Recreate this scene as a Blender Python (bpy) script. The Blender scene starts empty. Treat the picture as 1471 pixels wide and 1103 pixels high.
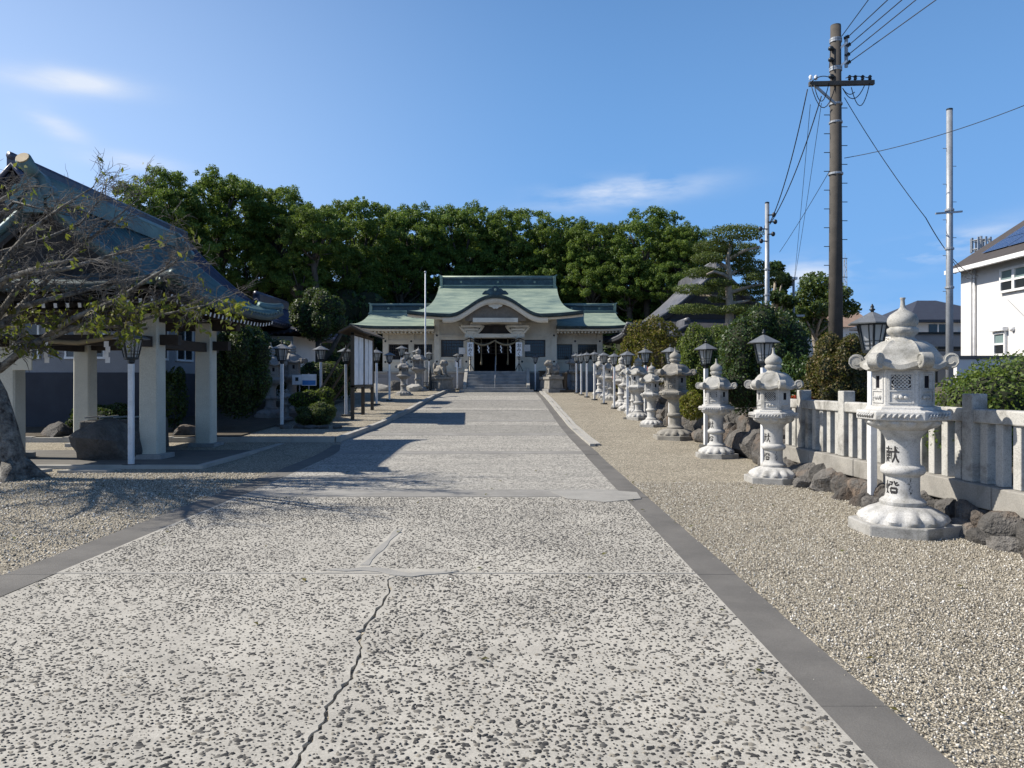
import bpy, bmesh, math, random
import numpy as np
from mathutils import Vector, Matrix
random.seed(7); RNG = np.random.default_rng(7)
SC = bpy.context.scene
COL = SC.collection
R = math.radians

# ---------------------------------------------------------------- camera, sky, sun, exposure
EYE = 1.52; FPX = 1100.0
cam_data = bpy.data.cameras.new("camera")
cam = bpy.data.objects.new("camera", cam_data); COL.objects.link(cam)
cam.location = (0, 0, EYE); cam.rotation_euler = (R(90), 0, 0)
cam_data.sensor_width = 36.0; cam_data.lens = FPX / 1471 * 36
cam_data.shift_x = -5.5 / 1471; cam_data.shift_y = -4.5 / 1471
cam_data.clip_start = 0.05; cam_data.clip_end = 3000
SC.camera = cam

SUN_EL = 42.0; SUN_AZ = 7.0          # azimuth: degrees from -X towards +Y
sd = Vector((-math.cos(R(SUN_AZ)) * math.cos(R(SUN_EL)), math.sin(R(SUN_AZ)) * math.cos(R(SUN_EL)), math.sin(R(SUN_EL))))
world = bpy.data.worlds.new("World"); SC.world = world; world.use_nodes = True
wt = world.node_tree; wt.nodes.clear()
def wn(t, **k):
    n = wt.nodes.new(t)
    for a, b in k.items(): setattr(n, a, b)
    return n
sky = wn('ShaderNodeTexSky', sky_type='NISHITA'); sky.sun_disc = False
sky.sun_elevation = R(SUN_EL); sky.sun_rotation = math.atan2(sd.x, sd.y)
sky.altitude = 0; sky.air_density = 1.0; sky.dust_density = 0.12; sky.ozone_density = 2.2
bg = wn('ShaderNodeBackground'); bg.inputs[1].default_value = 0.058
out = wn('ShaderNodeOutputWorld')
# thin cirrus wisps: sparse stretched noise over the whole sky + the wisps that hang in view
tc = wn('ShaderNodeTexCoord')
mp = wn('ShaderNodeMapping'); mp.inputs['Scale'].default_value = (2.2, 2.2, 9.0)
nz = wn('ShaderNodeTexNoise'); nz.inputs['Scale'].default_value = 2.6; nz.inputs['Detail'].default_value = 7; nz.inputs['Roughness'].default_value = 0.55
wt.links.new(tc.outputs['Generated'], mp.inputs[0]); wt.links.new(mp.outputs[0], nz.inputs['Vector'])
acc = None
def cloud(px, py, wpx, hpx, amt, tilt=0.0):
    """one wisp, centred on a direction, as an ellipse in (azimuth, elevation)"""
    global acc
    c = Vector(((px - 741) / FPX, 1.0, (547 - py) / FPX)).normalized()
    az = Vector((c.y, -c.x, 0)).normalized(); el = az.cross(c) * -1
    if el.z < 0: el = -el
    ca, sa = math.cos(tilt), math.sin(tilt)
    a2 = az * ca + el * sa; e2 = el * ca - az * sa
    sq = None
    for v, s in ((a2, wpx / FPX), (e2, hpx / FPX)):
        d = wn('ShaderNodeVectorMath', operation='DOT_PRODUCT'); d.inputs[1].default_value = v / s
        wt.links.new(tc.outputs['Generated'], d.inputs[0])
        p = wn('ShaderNodeMath', operation='SUBTRACT'); wt.links.new(d.outputs['Value'], p.inputs[0]); p.inputs[1].default_value = c.dot(v) / s
        m = wn('ShaderNodeMath', operation='MULTIPLY'); wt.links.new(p.outputs[0], m.inputs[0]); wt.links.new(p.outputs[0], m.inputs[1])
        if sq is None: sq = m
        else:
            a = wn('ShaderNodeMath', operation='ADD'); wt.links.new(sq.outputs[0], a.inputs[0]); wt.links.new(m.outputs[0], a.inputs[1]); sq = a
    dd = wn('ShaderNodeVectorMath', operation='DOT_PRODUCT'); dd.inputs[1].default_value = c
    wt.links.new(tc.outputs['Generated'], dd.inputs[0])
    fr = wn('ShaderNodeMath', operation='GREATER_THAN'); fr.inputs[1].default_value = 0; wt.links.new(dd.outputs['Value'], fr.inputs[0])
    e = wn('ShaderNodeMath', operation='MULTIPLY'); e.inputs[1].default_value = -1; wt.links.new(sq.outputs[0], e.inputs[0])
    x = wn('ShaderNodeMath', operation='EXPONENT'); wt.links.new(e.outputs[0], x.inputs[0])
    y = wn('ShaderNodeMath', operation='MULTIPLY'); y.inputs[1].default_value = amt; wt.links.new(x.outputs[0], y.inputs[0])
    z = wn('ShaderNodeMath', operation='MULTIPLY'); wt.links.new(y.outputs[0], z.inputs[0]); wt.links.new(fr.outputs[0], z.inputs[1])
    if acc is None: acc = z
    else:
        a = wn('ShaderNodeMath', operation='ADD'); wt.links.new(acc.outputs[0], a.inputs[0]); wt.links.new(z.outputs[0], a.inputs[1]); acc = a
for c in ((110, 118, 62, 14, 1.25, .05), (78, 178, 30, 12, 1.3, -.4), (182, 230, 55, 9, 1.2, 0), (890, 276, 95, 17, 2.0, .08),
          (1345, 358, 90, 16, 1.6, .2), (1155, 395, 45, 20, 1.7, 0), (1240, 450, 120, 22, .4, 0), (-160, 90, 90, 16, .5, .1), (1800, 200, 110, 16, .5, .1)):
    cloud(*c)
n2 = wn('ShaderNodeMapRange'); n2.inputs[1].default_value = .36; n2.inputs[2].default_value = .68
wt.links.new(nz.outputs['Fac'], n2.inputs[0])
cm = wn('ShaderNodeMath', operation='MULTIPLY'); wt.links.new(acc.outputs[0], cm.inputs[0]); wt.links.new(n2.outputs[0], cm.inputs[1]); cm.use_clamp = True
mixc = wn('ShaderNodeMix', data_type='RGBA'); mixc.inputs[7].default_value = (9.2, 10.2, 12.0, 1)
tint = wn('ShaderNodeMix', data_type='RGBA', blend_type='MULTIPLY'); tint.inputs[0].default_value = 1; tint.inputs[7].default_value = (.58, .84, 1.2, 1)
wt.links.new(sky.outputs[0], tint.inputs[6])
sz = wn('ShaderNodeSeparateXYZ'); wt.links.new(tc.outputs['Generated'], sz.inputs[0])
hz = wn('ShaderNodeMapRange', interpolation_type='SMOOTHSTEP'); hz.inputs[1].default_value = -.02; hz.inputs[2].default_value = .95; hz.inputs[3].default_value = .88; hz.inputs[4].default_value = 0
wt.links.new(sz.outputs[2], hz.inputs[0])
hzm = wn('ShaderNodeMix', data_type='RGBA'); 
lf = wn('ShaderNodeMapRange', interpolation_type='SMOOTHSTEP'); lf.inputs[1].default_value = .15; lf.inputs[2].default_value = -.95; wt.links.new(sz.outputs[0], lf.inputs[0])   # paler towards the sun's side
hcol = wn('ShaderNodeMix', data_type='RGBA'); hcol.inputs[6].default_value = (2.7, 6.0, 11.6, 1); hcol.inputs[7].default_value = (10.0, 12.6, 17.0, 1); wt.links.new(lf.outputs[0], hcol.inputs[0])
wt.links.new(hcol.outputs[2], hzm.inputs[7]); wt.links.new(hz.outputs[0], hzm.inputs[0]); wt.links.new(tint.outputs[2], hzm.inputs[6])
wt.links.new(cm.outputs[0], mixc.inputs[0]); wt.links.new(hzm.outputs[2], mixc.inputs[6])
wt.links.new(mixc.outputs[2], bg.inputs[0]); wt.links.new(bg.outputs[0], out.inputs[0])

sun_data = bpy.data.lights.new("sun", 'SUN'); sun_data.energy = 5.0; sun_data.angle = R(0.53); sun_data.color = (1.0, 0.93, 0.82)
sun = bpy.data.objects.new("sun", sun_data); COL.objects.link(sun)
sun.rotation_euler = (-sd).to_track_quat('-Z', 'Y').to_euler(); sun.location = (-30, 10, 40)
SC.view_settings.view_transform = 'Standard'; SC.view_settings.look = 'None'
SC.view_settings.exposure = 0.50; SC.view_settings.gamma = 1.0; SC.view_settings.use_curve_mapping = False
SC.render.engine = 'CYCLES'
SC.cycles.max_bounces = 6; SC.cycles.diffuse_bounces = 3; SC.cycles.glossy_bounces = 2; SC.cycles.transmission_bounces = 4
SC.cycles.use_denoising = True; SC.cycles.caustics_reflective = False; SC.cycles.caustics_refractive = False

# ---------------------------------------------------------------- terrain profile
GY = [-60, 15, 19, 22.4, 24.7, 28, 33, 40, 43, 120, 900]
GZ = [0, 0, .08, .19, .32, .5, .77, 1.02, 1.06, 1.3, 1.3]
def g(y): return float(np.interp(y, GY, GZ))
def W(px, py, d):
    return Vector(((px - 741) * d / FPX, d, EYE - (py - 547) * d / FPX))
def X(px, d): return (px - 741) * d / FPX
def Z(py, d): return EYE - (py - 547) * d / FPX

# ---------------------------------------------------------------- materials
MATS = {}
def new_mat(name):
    m = bpy.data.materials.new(name); m.use_nodes = True
    MATS[name] = m
    return m, m.node_tree, m.node_tree.nodes['Principled BSDF']
def ramp(nt, fac, stops, interp='LINEAR'):
    n = nt.nodes.new('ShaderNodeValToRGB'); n.color_ramp.interpolation = interp
    el = n.color_ramp.elements
    while len(el) < len(stops): el.new(0.5)
    for e, (p, c) in zip(el, stops):
        e.position = p; e.color = (c[0], c[1], c[2], 1) if not isinstance(c, (int, float)) else (c, c, c, 1)
    nt.links.new(fac, n.inputs[0]); return n
def coords(nt, scale, obj=True):
    t = nt.nodes.new('ShaderNodeTexCoord'); m = nt.nodes.new('ShaderNodeMapping')
    m.inputs['Scale'].default_value = scale if hasattr(scale, '__len__') else (scale,) * 3
    nt.links.new(t.outputs['Object'], m.inputs[0]); return m.outputs[0]
def wcoords(nt, scale):
    t = nt.nodes.new('ShaderNodeNewGeometry'); m = nt.nodes.new('ShaderNodeMapping')
    m.inputs['Scale'].default_value = scale if hasattr(scale, '__len__') else (scale,) * 3
    nt.links.new(t.outputs['Position'], m.inputs[0]); return m.outputs[0]
def noise(nt, vec, scale, detail=5, rough=.6, dist=0):
    n = nt.nodes.new('ShaderNodeTexNoise'); n.inputs['Scale'].default_value = scale; n.inputs['Detail'].default_value = detail
    n.inputs['Roughness'].default_value = rough; n.inputs['Distortion'].default_value = dist
    nt.links.new(vec, n.inputs['Vector']); return n.outputs['Fac']
def mixrgb(nt, fac, a, b, mode='MIX'):
    n = nt.nodes.new('ShaderNodeMix'); n.data_type = 'RGBA'; n.blend_type = mode
    for i, v in ((0, fac), (6, a), (7, b)):
        if isinstance(v, (int, float)): n.inputs[i].default_value = v
        elif isinstance(v, tuple): n.inputs[i].default_value = (v[0], v[1], v[2], 1)
        else: nt.links.new(v, n.inputs[i])
    return n.outputs[2]
def bump(nt, h, bsdf, strength, dist=.01):
    b = nt.nodes.new('ShaderNodeBump'); b.inputs['Strength'].default_value = strength; b.inputs['Distance'].default_value = dist
    nt.links.new(h, b.inputs['Height']); nt.links.new(b.outputs[0], bsdf.inputs['Normal'])
def surf(name, c1, c2, scale=3, rough=.8, bs=.25, bd=.01, fine=60, metal=0, dark=None, dscale=1.2, world=True, island=0.0, spec=None):
    """weathered surface: two tones by noise, fine grain bump, optional stain colour"""
    m, nt, b = new_mat(name)
    v = wcoords(nt, 1) if world else coords(nt, 1)
    n1 = noise(nt, v, scale, 6, .65); n2 = noise(nt, v, fine, 3, .7)
    col = mixrgb(nt, ramp(nt, n1, [(.35, 0), (.66, 1)]).outputs[0], c1, c2)
    col = mixrgb(nt, .35, col, ramp(nt, n2, [(.3, .25), (.7, .8)]).outputs[0], 'OVERLAY')
    if dark:
        n3 = noise(nt, v, dscale, 7, .7, .4)
        col = mixrgb(nt, ramp(nt, n3, [(.5, 0), (.72, .85)]).outputs[0], col, dark)
    if island:
        t = nt.nodes.new('ShaderNodeObjectInfo')
        col = mixrgb(nt, island, col, ramp(nt, t.outputs['Random'], [(0, .25), (1, .75)]).outputs[0], 'OVERLAY')
    nt.links.new(col, b.inputs['Base Color'])
    b.inputs['Roughness'].default_value = rough; b.inputs['Metallic'].default_value = metal
    if spec is not None: b.inputs['Specular IOR Level'].default_value = spec
    if bs:
        hs = nt.nodes.new('ShaderNodeMath'); hs.operation = 'ADD'
        nt.links.new(n1, hs.inputs[0]); nt.links.new(n2, hs.inputs[1]); bump(nt, hs.outputs[0], b, bs, bd)
    return m
def granite(name, base, dark, dirt=.35):
    m, nt, b = new_mat(name); v = coords(nt, 1)
    v1 = nt.nodes.new('ShaderNodeTexVoronoi'); v1.inputs['Scale'].default_value = 130; nt.links.new(v, v1.inputs['Vector'])
    sp = ramp(nt, v1.outputs['Color'], [(0, .12), (.3, .46), (.8, .6)])
    n1 = noise(nt, wcoords(nt, 1), 3.5, 6, .7, .3); n2 = noise(nt, v, 90, 3, .6)
    col = mixrgb(nt, .55, base, sp.outputs[0], 'OVERLAY')
    ao = nt.nodes.new('ShaderNodeNewGeometry')
    st = ramp(nt, n1, [(.48, 0), (.72, dirt)])
    col = mixrgb(nt, st.outputs[0], col, dark)
    nt.links.new(col, b.inputs['Base Color']); b.inputs['Roughness'].default_value = .78; b.inputs['Specular IOR Level'].default_value = .3
    bump(nt, n2, b, .3, .004)
    return m
def leafmat(name, cols, trans=.3, rough=.55, spec=.35):
    m, nt, b = new_mat(name)
    gmt = nt.nodes.new('ShaderNodeNewGeometry')
    rp = ramp(nt, gmt.outputs['Random Per Island'], [(i / (len(cols) - 1), c) for i, c in enumerate(cols)])
    n = noise(nt, wcoords(nt, 1), .45, 3, .6)
    oi = nt.nodes.new('ShaderNodeObjectInfo')
    col = mixrgb(nt, .5, rp.outputs[0], ramp(nt, n, [(.3, .28), (.7, .72)]).outputs[0], 'OVERLAY')
    col = mixrgb(nt, .28, col, ramp(nt, oi.outputs['Random'], [(0, (.30, .42, .26)), (.5, (.5, .5, .4)), (1, (.68, .6, .35))]).outputs[0], 'OVERLAY')
    nt.links.new(col, b.inputs['Base Color']); b.inputs['Roughness'].default_value = rough; b.inputs['Specular IOR Level'].default_value = spec
    t = nt.nodes.new('ShaderNodeBsdfTranslucent'); mx = nt.nodes.new('ShaderNodeMixShader'); mx.inputs[0].default_value = trans
    tcl = mixrgb(nt, .5, col, (.22, .30, .03), 'MIX'); nt.links.new(tcl, t.inputs[0])
    o = nt.nodes['Material Output']
    nt.links.new(b.outputs[0], mx.inputs[1]); nt.links.new(t.outputs[0], mx.inputs[2]); nt.links.new(mx.outputs[0], o.inputs[0])
    return m
def plain(name, c, rough=.6, metal=0, spec=.5):
    return surf(name, tuple(x * .85 for x in c), tuple(min(1, x * 1.12) for x in c), 4, rough, .08, .004, 50, metal, None, spec=spec)

M_white_granite = granite('white_granite', (.47, .465, .45), (.17, .165, .145), .85)
M_cap_granite = granite('weathered_cap_granite', (.37, .362, .335), (.14, .135, .115), .9)
M_slab_granite = granite('rough_slab_granite', (.34, .333, .315), (.10, .098, .088), .9)
M_grey_granite = granite('grey_granite', (.27, .255, .225), (.09, .086, .076), .8)
M_old_granite = granite('old_granite', (.25, .245, .235), (.08, .08, .075), .7)
M_fence_granite = granite('fence_granite', (.43, .422, .395), (.12, .113, .098), .95)
M_ink = plain('black_ink', (.015, .015, .017), .8)
M_concrete = surf('curb_concrete', (.30, .285, .255), (.22, .21, .19), 2.2, .9, .3, .006, 70, 0, (.13, .12, .10), 1.6)
M_border = surf('border_concrete', (.098, .093, .085), (.145, .137, .124), 1.6, .9, .5, .004, 140, 0, (.10, .095, .088), 1.3)
M_kerb = surf('kerb_stone', (.40, .385, .35), (.30, .29, .265), 2.0, .9, .3, .005, 90)
M_mortar = surf('mortar_patch', (.30, .29, .265), (.235, .228, .21), 2.5, .9, .3, .004, 120)
M_band = surf('cross_band_concrete', (.25, .24, .22), (.19, .183, .168), 2.0, .9, .35, .004, 120, 0, (.32, .31, .285), 1.1)
M_soil = surf('garden_soil', (.10, .08, .055), (.06, .05, .035), 3, .95, .6, .03, 40)
M_rock = surf('wall_rock', (.125, .117, .108), (.06, .057, .053), 4.2, .85, 1.0, .05, 22, 0, (.17, .115, .075), 1.7, island=.8)
M_pole_conc = surf('pole_concrete', (.075, .065, .054), (.052, .046, .039), 4, .85, .15, .004, 60)
M_steel = plain('galvanised_steel', (.29, .31, .335), .5, .3)
M_white_paint = plain('white_paint', (.72, .73, .74), .45)
M_dark_metal = plain('dark_metal', (.018, .024, .028), .45, .2)
M_lamp_roof = plain('lamp_roof_metal', (.15, .16, .17), .5, .2)
M_foot = surf('lamp_foot_concrete', (.10, .098, .09), (.07, .068, .062), 6, .9, .4, .006, 80)
M_cream = surf('cream_plaster', (.76, .70, .58), (.68, .625, .515), 1.3, .85, .1, .003, 60, 0, (.46, .415, .34), .8)
M_greywall = surf('grey_dado', (.30, .31, .33), (.25, .26, .28), 2, .85, .15, .003, 60, 0, (.17, .17, .18), .9)
M_darkwall = surf('dark_dado_wall', (.04, .045, .058), (.03, .034, .045), 2, .8, .1, .003, 50)
M_white_wall = surf('white_wall', (.66, .65, .64), (.61, .60, .59), 1.1, .9, .08, .003, 90, 0, (.55, .54, .53), .7)
M_post = surf('pavilion_post_paint', (.58, .56, .47), (.50, .485, .41), 1.8, .7, .06, .003, 60)
M_darkwood = surf('dark_wood', (.035, .026, .02), (.022, .017, .014), 5, .75, .2, .004, 60)
M_wood = surf('weathered_wood', (.10, .075, .05), (.065, .05, .035), 6, .85, .3, .005, 70)
M_black_in = plain('interior_shade', (.012, .012, .016), .9, 0, .1)  # near-black: the shade of insides is put into the colour
M_lattice = plain('lattice_wood', (.045, .035, .03), .7)
M_rope = plain('straw_rope', (.24, .20, .13), .95)
M_paper = plain('white_paper', (.78, .78, .78), .9)
M_sign_white = plain('sign_board_white', (.82, .83, .85), .6)
M_blue = plain('sign_blue', (.06, .22, .55), .5)
M_patina_dark = surf('dark_copper', (.03, .065, .085), (.018, .035, .045), 5, .55, .15, .004, 50, .2, (.10, .17, .18), 2.5)
M_stepstone = surf('step_stone', (.30, .30, .29), (.22, .22, .215), 3, .85, .2, .004, 80, 0, (.15, .15, .15), 1.5)
M_bark = surf('lichen_bark', (.03, .025, .022), (.34, .325, .29), 8, .9, 1.0, .04, 34, 0, (.022, .019, .017), 4, world=False)
M_twig = surf('twig_bark', (.065, .055, .048), (.16, .15, .135), 7, .85, .3, .004, 40, world=False)
M_trunk = surf('tree_trunk', (.085, .07, .055), (.05, .042, .035), 5, .9, .6, .02, 30)
M_pale_trunk = surf('pale_trunk', (.34, .29, .23), (.22, .19, .15), 6, .9, .5, .015, 30)
M_tile_blue = surf('blue_black_tile', (.055, .06, .10), (.035, .038, .065), 3, .38, .12, .004, 40, 0, (.09, .095, .12), 2)
M_tile_grey = surf('grey_roof_tile', (.115, .12, .135), (.07, .073, .085), 3, .42, .15, .004, 40, 0, (.22, .22, .23), 2)
M_tile_green = surf('verdigris_tile', (.13, .22, .21), (.075, .13, .14), 2.5, .5, .15, .004, 40, .1, (.07, .10, .12), 1.6)
M_slate = surf('slate_roof', (.035, .04, .055), (.028, .03, .042), 3, .6, .1, .004, 40)
M_brown_roof = surf('brown_shingle', (.06, .05, .045), (.045, .038, .035), 3, .75, .15, .006, 40)
M_tan_roof = surf('tan_tile', (.28, .19, .14), (.22, .15, .11), 3, .8, .2, .01, 20)
M_stone_dark = surf('dark_boulder', (.10, .095, .09), (.055, .053, .05), 2.5, .85, .9, .04, 22, 0, (.20, .19, .17), 1.4)
M_insul = plain('white_porcelain', (.75, .76, .78), .25)
M_cable = plain('black_cable', (.012, .012, .014), .6)
M_teal = plain('teal_cloth', (.03, .22, .26), .9)
M_flower_red = leafmat('red_flower', [(.35, .03, .02), (.5, .08, .03), (.28, .02, .02)], .3)
M_flower_pink = leafmat('pink_flower', [(.55, .12, .16), (.65, .22, .25), (.45, .06, .08)], .3)
M_brass = plain('ochre_end_cap', (.36, .26, .13), .6)
M_window = plain('window_frame_white', (.75, .75, .75), .4)
def glassmat(name, c, rough=.08, spec=.6):
    m, nt, b = new_mat(name); n = noise(nt, wcoords(nt, 1), 2.2, 2)
    nt.links.new(mixrgb(nt, n, tuple(x * .6 for x in c), c), b.inputs['Base Color'])
    b.inputs['Roughness'].default_value = rough; b.inputs['Specular IOR Level'].default_value = spec
    return m
M_glass_dark = glassmat('dark_window_glass', (.03, .035, .04))
M_curtain = glassmat('curtained_glass', (.22, .30, .30), .15)
M_lamp_glass = glassmat('frosted_lamp_glass', (.78, .8, .82), .25, .5)
_nt = M_lamp_glass.node_tree; _t = _nt.nodes.new('ShaderNodeBsdfTranslucent'); _t.inputs[0].default_value = (.75, .8, .82, 1); _m = _nt.nodes.new('ShaderNodeMixShader'); _m.inputs[0].default_value = .55
_nt.links.new(_nt.nodes['Principled BSDF'].outputs[0], _m.inputs[1]); _nt.links.new(_t.outputs[0], _m.inputs[2]); _nt.links.new(_m.outputs[0], _nt.nodes['Material Output'].inputs[0])
def solar():
    m, nt, b = new_mat('solar_cells'); v = coords(nt, 1)
    br = nt.nodes.new('ShaderNodeTexBrick'); br.offset = 0; br.inputs['Scale'].default_value = 6.5
    br.inputs['Color1'].default_value = (.015, .022, .07, 1); br.inputs['Color2'].default_value = (.02, .028, .085, 1); br.inputs['Mortar'].default_value = (.25, .27, .32, 1)
    br.inputs['Mortar Size'].default_value = .02; br.inputs['Brick Width'].default_value = 1; br.inputs['Row Height'].default_value = 1
    nt.links.new(v, br.inputs['Vector']); nt.links.new(br.outputs[0], b.inputs['Base Color']); b.inputs['Roughness'].default_value = .15
    return m
M_solar = solar()
def copper():
    m, nt, b = new_mat('copper_verdigris'); v = wcoords(nt, 1)
    n1 = noise(nt, wcoords(nt, (.5, 1.2, 1.6)), 1.6, 7, .62, .5); n2 = noise(nt, wcoords(nt, (3, 12, 30)), 1.0, 4, .7); n3 = noise(nt, v, 16, 4, .7)
    col = ramp(nt, n1, [(.30, (.09, .145, .14)), (.44, (.19, .25, .205)), (.6, (.28, .345, .265)), (.78, (.38, .43, .335))]).outputs[0]
    col = mixrgb(nt, ramp(nt, n2, [(.56, 0), (.75, .6)]).outputs[0], col, (.09, .125, .11))
    col = mixrgb(nt, .3, col, ramp(nt, n3, [(.3, .3), (.7, .7)]).outputs[0], 'OVERLAY')
    nt.links.new(col, b.inputs['Base Color']); b.inputs['Roughness'].default_value = .62; b.inputs['Metallic'].default_value = .1
    # lapped copper sheets: rows as fine relief
    wv = nt.nodes.new('ShaderNodeTexWave'); wv.bands_direction = 'Z'; wv.wave_profile = 'SAW'; wv.inputs['Scale'].default_value = 1.6; nt.links.new(v, wv.inputs['Vector'])
    bump(nt, wv.outputs['Fac'], b, .25, .03)
    return m
M_copper = copper()
def cement(name, c1, c2):
    m, nt, b = new_mat(name)
    n1 = noise(nt, wcoords(nt, 1), .9, 7, .68, .6); n2 = noise(nt, wcoords(nt, 1), 75, 4, .75); n3 = noise(nt, wcoords(nt, 1), 4.2, 6, .75)
    col = mixrgb(nt, ramp(nt, n1, [(.35, 0), (.68, 1)]).outputs[0], c1, c2)
    col = mixrgb(nt, .5, col, ramp(nt, n3, [(.3, .34), (.7, .62)]).outputs[0], 'OVERLAY')
    col = mixrgb(nt, .55, col, ramp(nt, n2, [(.3, .28), (.62, .6)]).outputs[0], 'OVERLAY')
    nt.links.new(col, b.inputs['Base Color']); b.inputs['Roughness'].default_value = .93; b.inputs['Specular IOR Level'].default_value = .2
    bump(nt, n2, b, .5, .004)
    return m
M_cement = cement('path_cement', (.44, .418, .368), (.345, .328, .29))
def aggregate(name, c1, c2, sc=34):
    """washed pebble concrete, for the far slabs where single pebbles are below a pixel or two"""
    m, nt, b = new_mat(name)
    v = wcoords(nt, (1, 1.15, 1))
    vr = nt.nodes.new('ShaderNodeTexVoronoi'); vr.inputs['Scale'].default_value = sc; nt.links.new(v, vr.inputs['Vector'])
    vr2 = nt.nodes.new('ShaderNodeTexVoronoi'); vr2.inputs['Scale'].default_value = sc; nt.links.new(v, vr2.inputs['Vector'])
    sep = nt.nodes.new('ShaderNodeSeparateColor'); nt.links.new(vr2.outputs['Color'], sep.inputs[0])
    th = nt.nodes.new('ShaderNodeMath'); th.operation = 'MULTIPLY_ADD'; th.inputs[1].default_value = .66; th.inputs[2].default_value = .08
    nt.links.new(sep.outputs[0], th.inputs[0])
    lt = nt.nodes.new('ShaderNodeMath'); lt.operation = 'LESS_THAN'; nt.links.new(vr.outputs['Distance'], lt.inputs[0]); nt.links.new(th.outputs[0], lt.inputs[1])
    n1 = noise(nt, wcoords(nt, (.6, 1.6, 1)), 1.3, 6, .65, .3); n3 = noise(nt, wcoords(nt, (1, 1, 1)), 6, 5, .7)
    col = mixrgb(nt, ramp(nt, n1, [(.35, 0), (.68, 1)]).outputs[0], c1, c2)
    col = mixrgb(nt, .5, col, ramp(nt, n3, [(.3, .34), (.7, .62)]).outputs[0], 'OVERLAY')
    pc = ramp(nt, sep.outputs[1], [(0, (.05, .05, .05)), (.6, (.115, .11, .105)), (1, (.20, .19, .17))]).outputs[0]
    ml = nt.nodes.new('ShaderNodeMath'); ml.operation = 'MULTIPLY'; ml.inputs[1].default_value = .9; nt.links.new(lt.outputs[0], ml.inputs[0])
    nt.links.new(mixrgb(nt, ml.outputs[0], col, pc), b.inputs['Base Color']); b.inputs['Roughness'].default_value = .9; b.inputs['Specular IOR Level'].default_value = .25
    bump(nt, lt.outputs[0], b, .35, .004)
    return m
M_aggr = aggregate('washed_pebble_concrete', (.43, .41, .365), (.31, .30, .27))
M_aggr2 = aggregate('washed_pebble_concrete_grey', (.34, .328, .295), (.245, .238, .216))
def gravelmat(name, tint, sc=62):
    m, nt, b = new_mat(name); v = wcoords(nt, 1)
    vr = nt.nodes.new('ShaderNodeTexVoronoi'); vr.inputs['Scale'].default_value = sc; nt.links.new(v, vr.inputs['Vector'])
    sep = nt.nodes.new('ShaderNodeSeparateColor'); nt.links.new(vr.outputs['Color'], sep.inputs[0])
    t = tint
    col = ramp(nt, sep.outputs[0], [(0, (t[0] * .45, t[1] * .44, t[2] * .44)), (.45, t), (.8, (t[0] * 1.3, t[1] * 1.28, t[2] * 1.22)), (1, (t[0] * 1.9, t[1] * 1.9, t[2] * 1.95))]).outputs[0]
    dk = ramp(nt, vr.outputs['Distance'], [(.25, 1), (.75, .25)]).outputs[0]
    col = mixrgb(nt, .8, col, dk, 'MULTIPLY')
    n1 = noise(nt, v, .8, 6, .7); n3 = noise(nt, v, 7, 4, .7)
    col = mixrgb(nt, .5, col, ramp(nt, n1, [(.3, .36), (.7, .62)]).outputs[0], 'OVERLAY')
    col = mixrgb(nt, .4, col, ramp(nt, n3, [(.3, .34), (.7, .64)]).outputs[0], 'OVERLAY')
    nt.links.new(col, b.inputs['Base Color']); b.inputs['Roughness'].default_value = .95; b.inputs['Specular IOR Level'].default_value = .15
    iv = nt.nodes.new('ShaderNodeMath'); iv.operation = 'SUBTRACT'; iv.inputs[0].default_value = 1; nt.links.new(vr.outputs['Distance'], iv.inputs[1])
    bump(nt, iv.outputs[0], b, .9, .012)
    return m
M_gravel = gravelmat('beige_gravel', (.43, .39, .312))
def stonebits(name, stops):
    m, nt, b = new_mat(name); gm = nt.nodes.new('ShaderNodeNewGeometry')
    c = ramp(nt, gm.outputs['Random Per Island'], stops).outputs[0]
    n = noise(nt, wcoords(nt, 1), 120, 2)
    c = mixrgb(nt, .35, c, ramp(nt, n, [(.3, .3), (.7, .7)]).outputs[0], 'OVERLAY')
    nt.links.new(c, b.inputs['Base Color']); b.inputs['Roughness'].default_value = .8; b.inputs['Specular IOR Level'].default_value = .3
    return m
M_pebble = stonebits('dark_pebble', [(0, (.028, .028, .028)), (.35, (.055, .053, .05)), (.7, (.10, .096, .088)), (.9, (.17, .158, .135)), (1, (.26, .235, .19))])
M_gravelbits = stonebits('gravel_stone', [(0, (.12, .108, .088)), (.3, (.325, .293, .235)), (.65, (.46, .42, .345)), (.9, (.57, .54, .47)), (1, (.77, .75, .71))])

L_camphor = leafmat('camphor_leaves', [(.042, .085, .02), (.075, .14, .03), (.12, .19, .04), (.18, .24, .05)], .4)
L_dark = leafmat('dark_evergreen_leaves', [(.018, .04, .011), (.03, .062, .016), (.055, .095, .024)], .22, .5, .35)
L_hedge = leafmat('hedge_leaves', [(.04, .075, .014), (.085, .13, .024), (.14, .185, .034), (.10, .145, .034)], .34)
L_brown = leafmat('brown_green_leaves', [(.05, .045, .014), (.10, .07, .022), (.065, .075, .02), (.14, .085, .03)], .25)
L_yellow = leafmat('yellowing_leaves', [(.12, .14, .025), (.20, .21, .04), (.26, .20, .04), (.10, .12, .025)], .45)
L_gold = leafmat('ochre_leaves', [(.11, .09, .02), (.16, .12, .03), (.10, .11, .025), (.07, .05, .02)], .35)
L_pine = leafmat('pad_leaves', [(.045, .07, .024), (.075, .11, .036), (.115, .145, .045)], .3)

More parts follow.
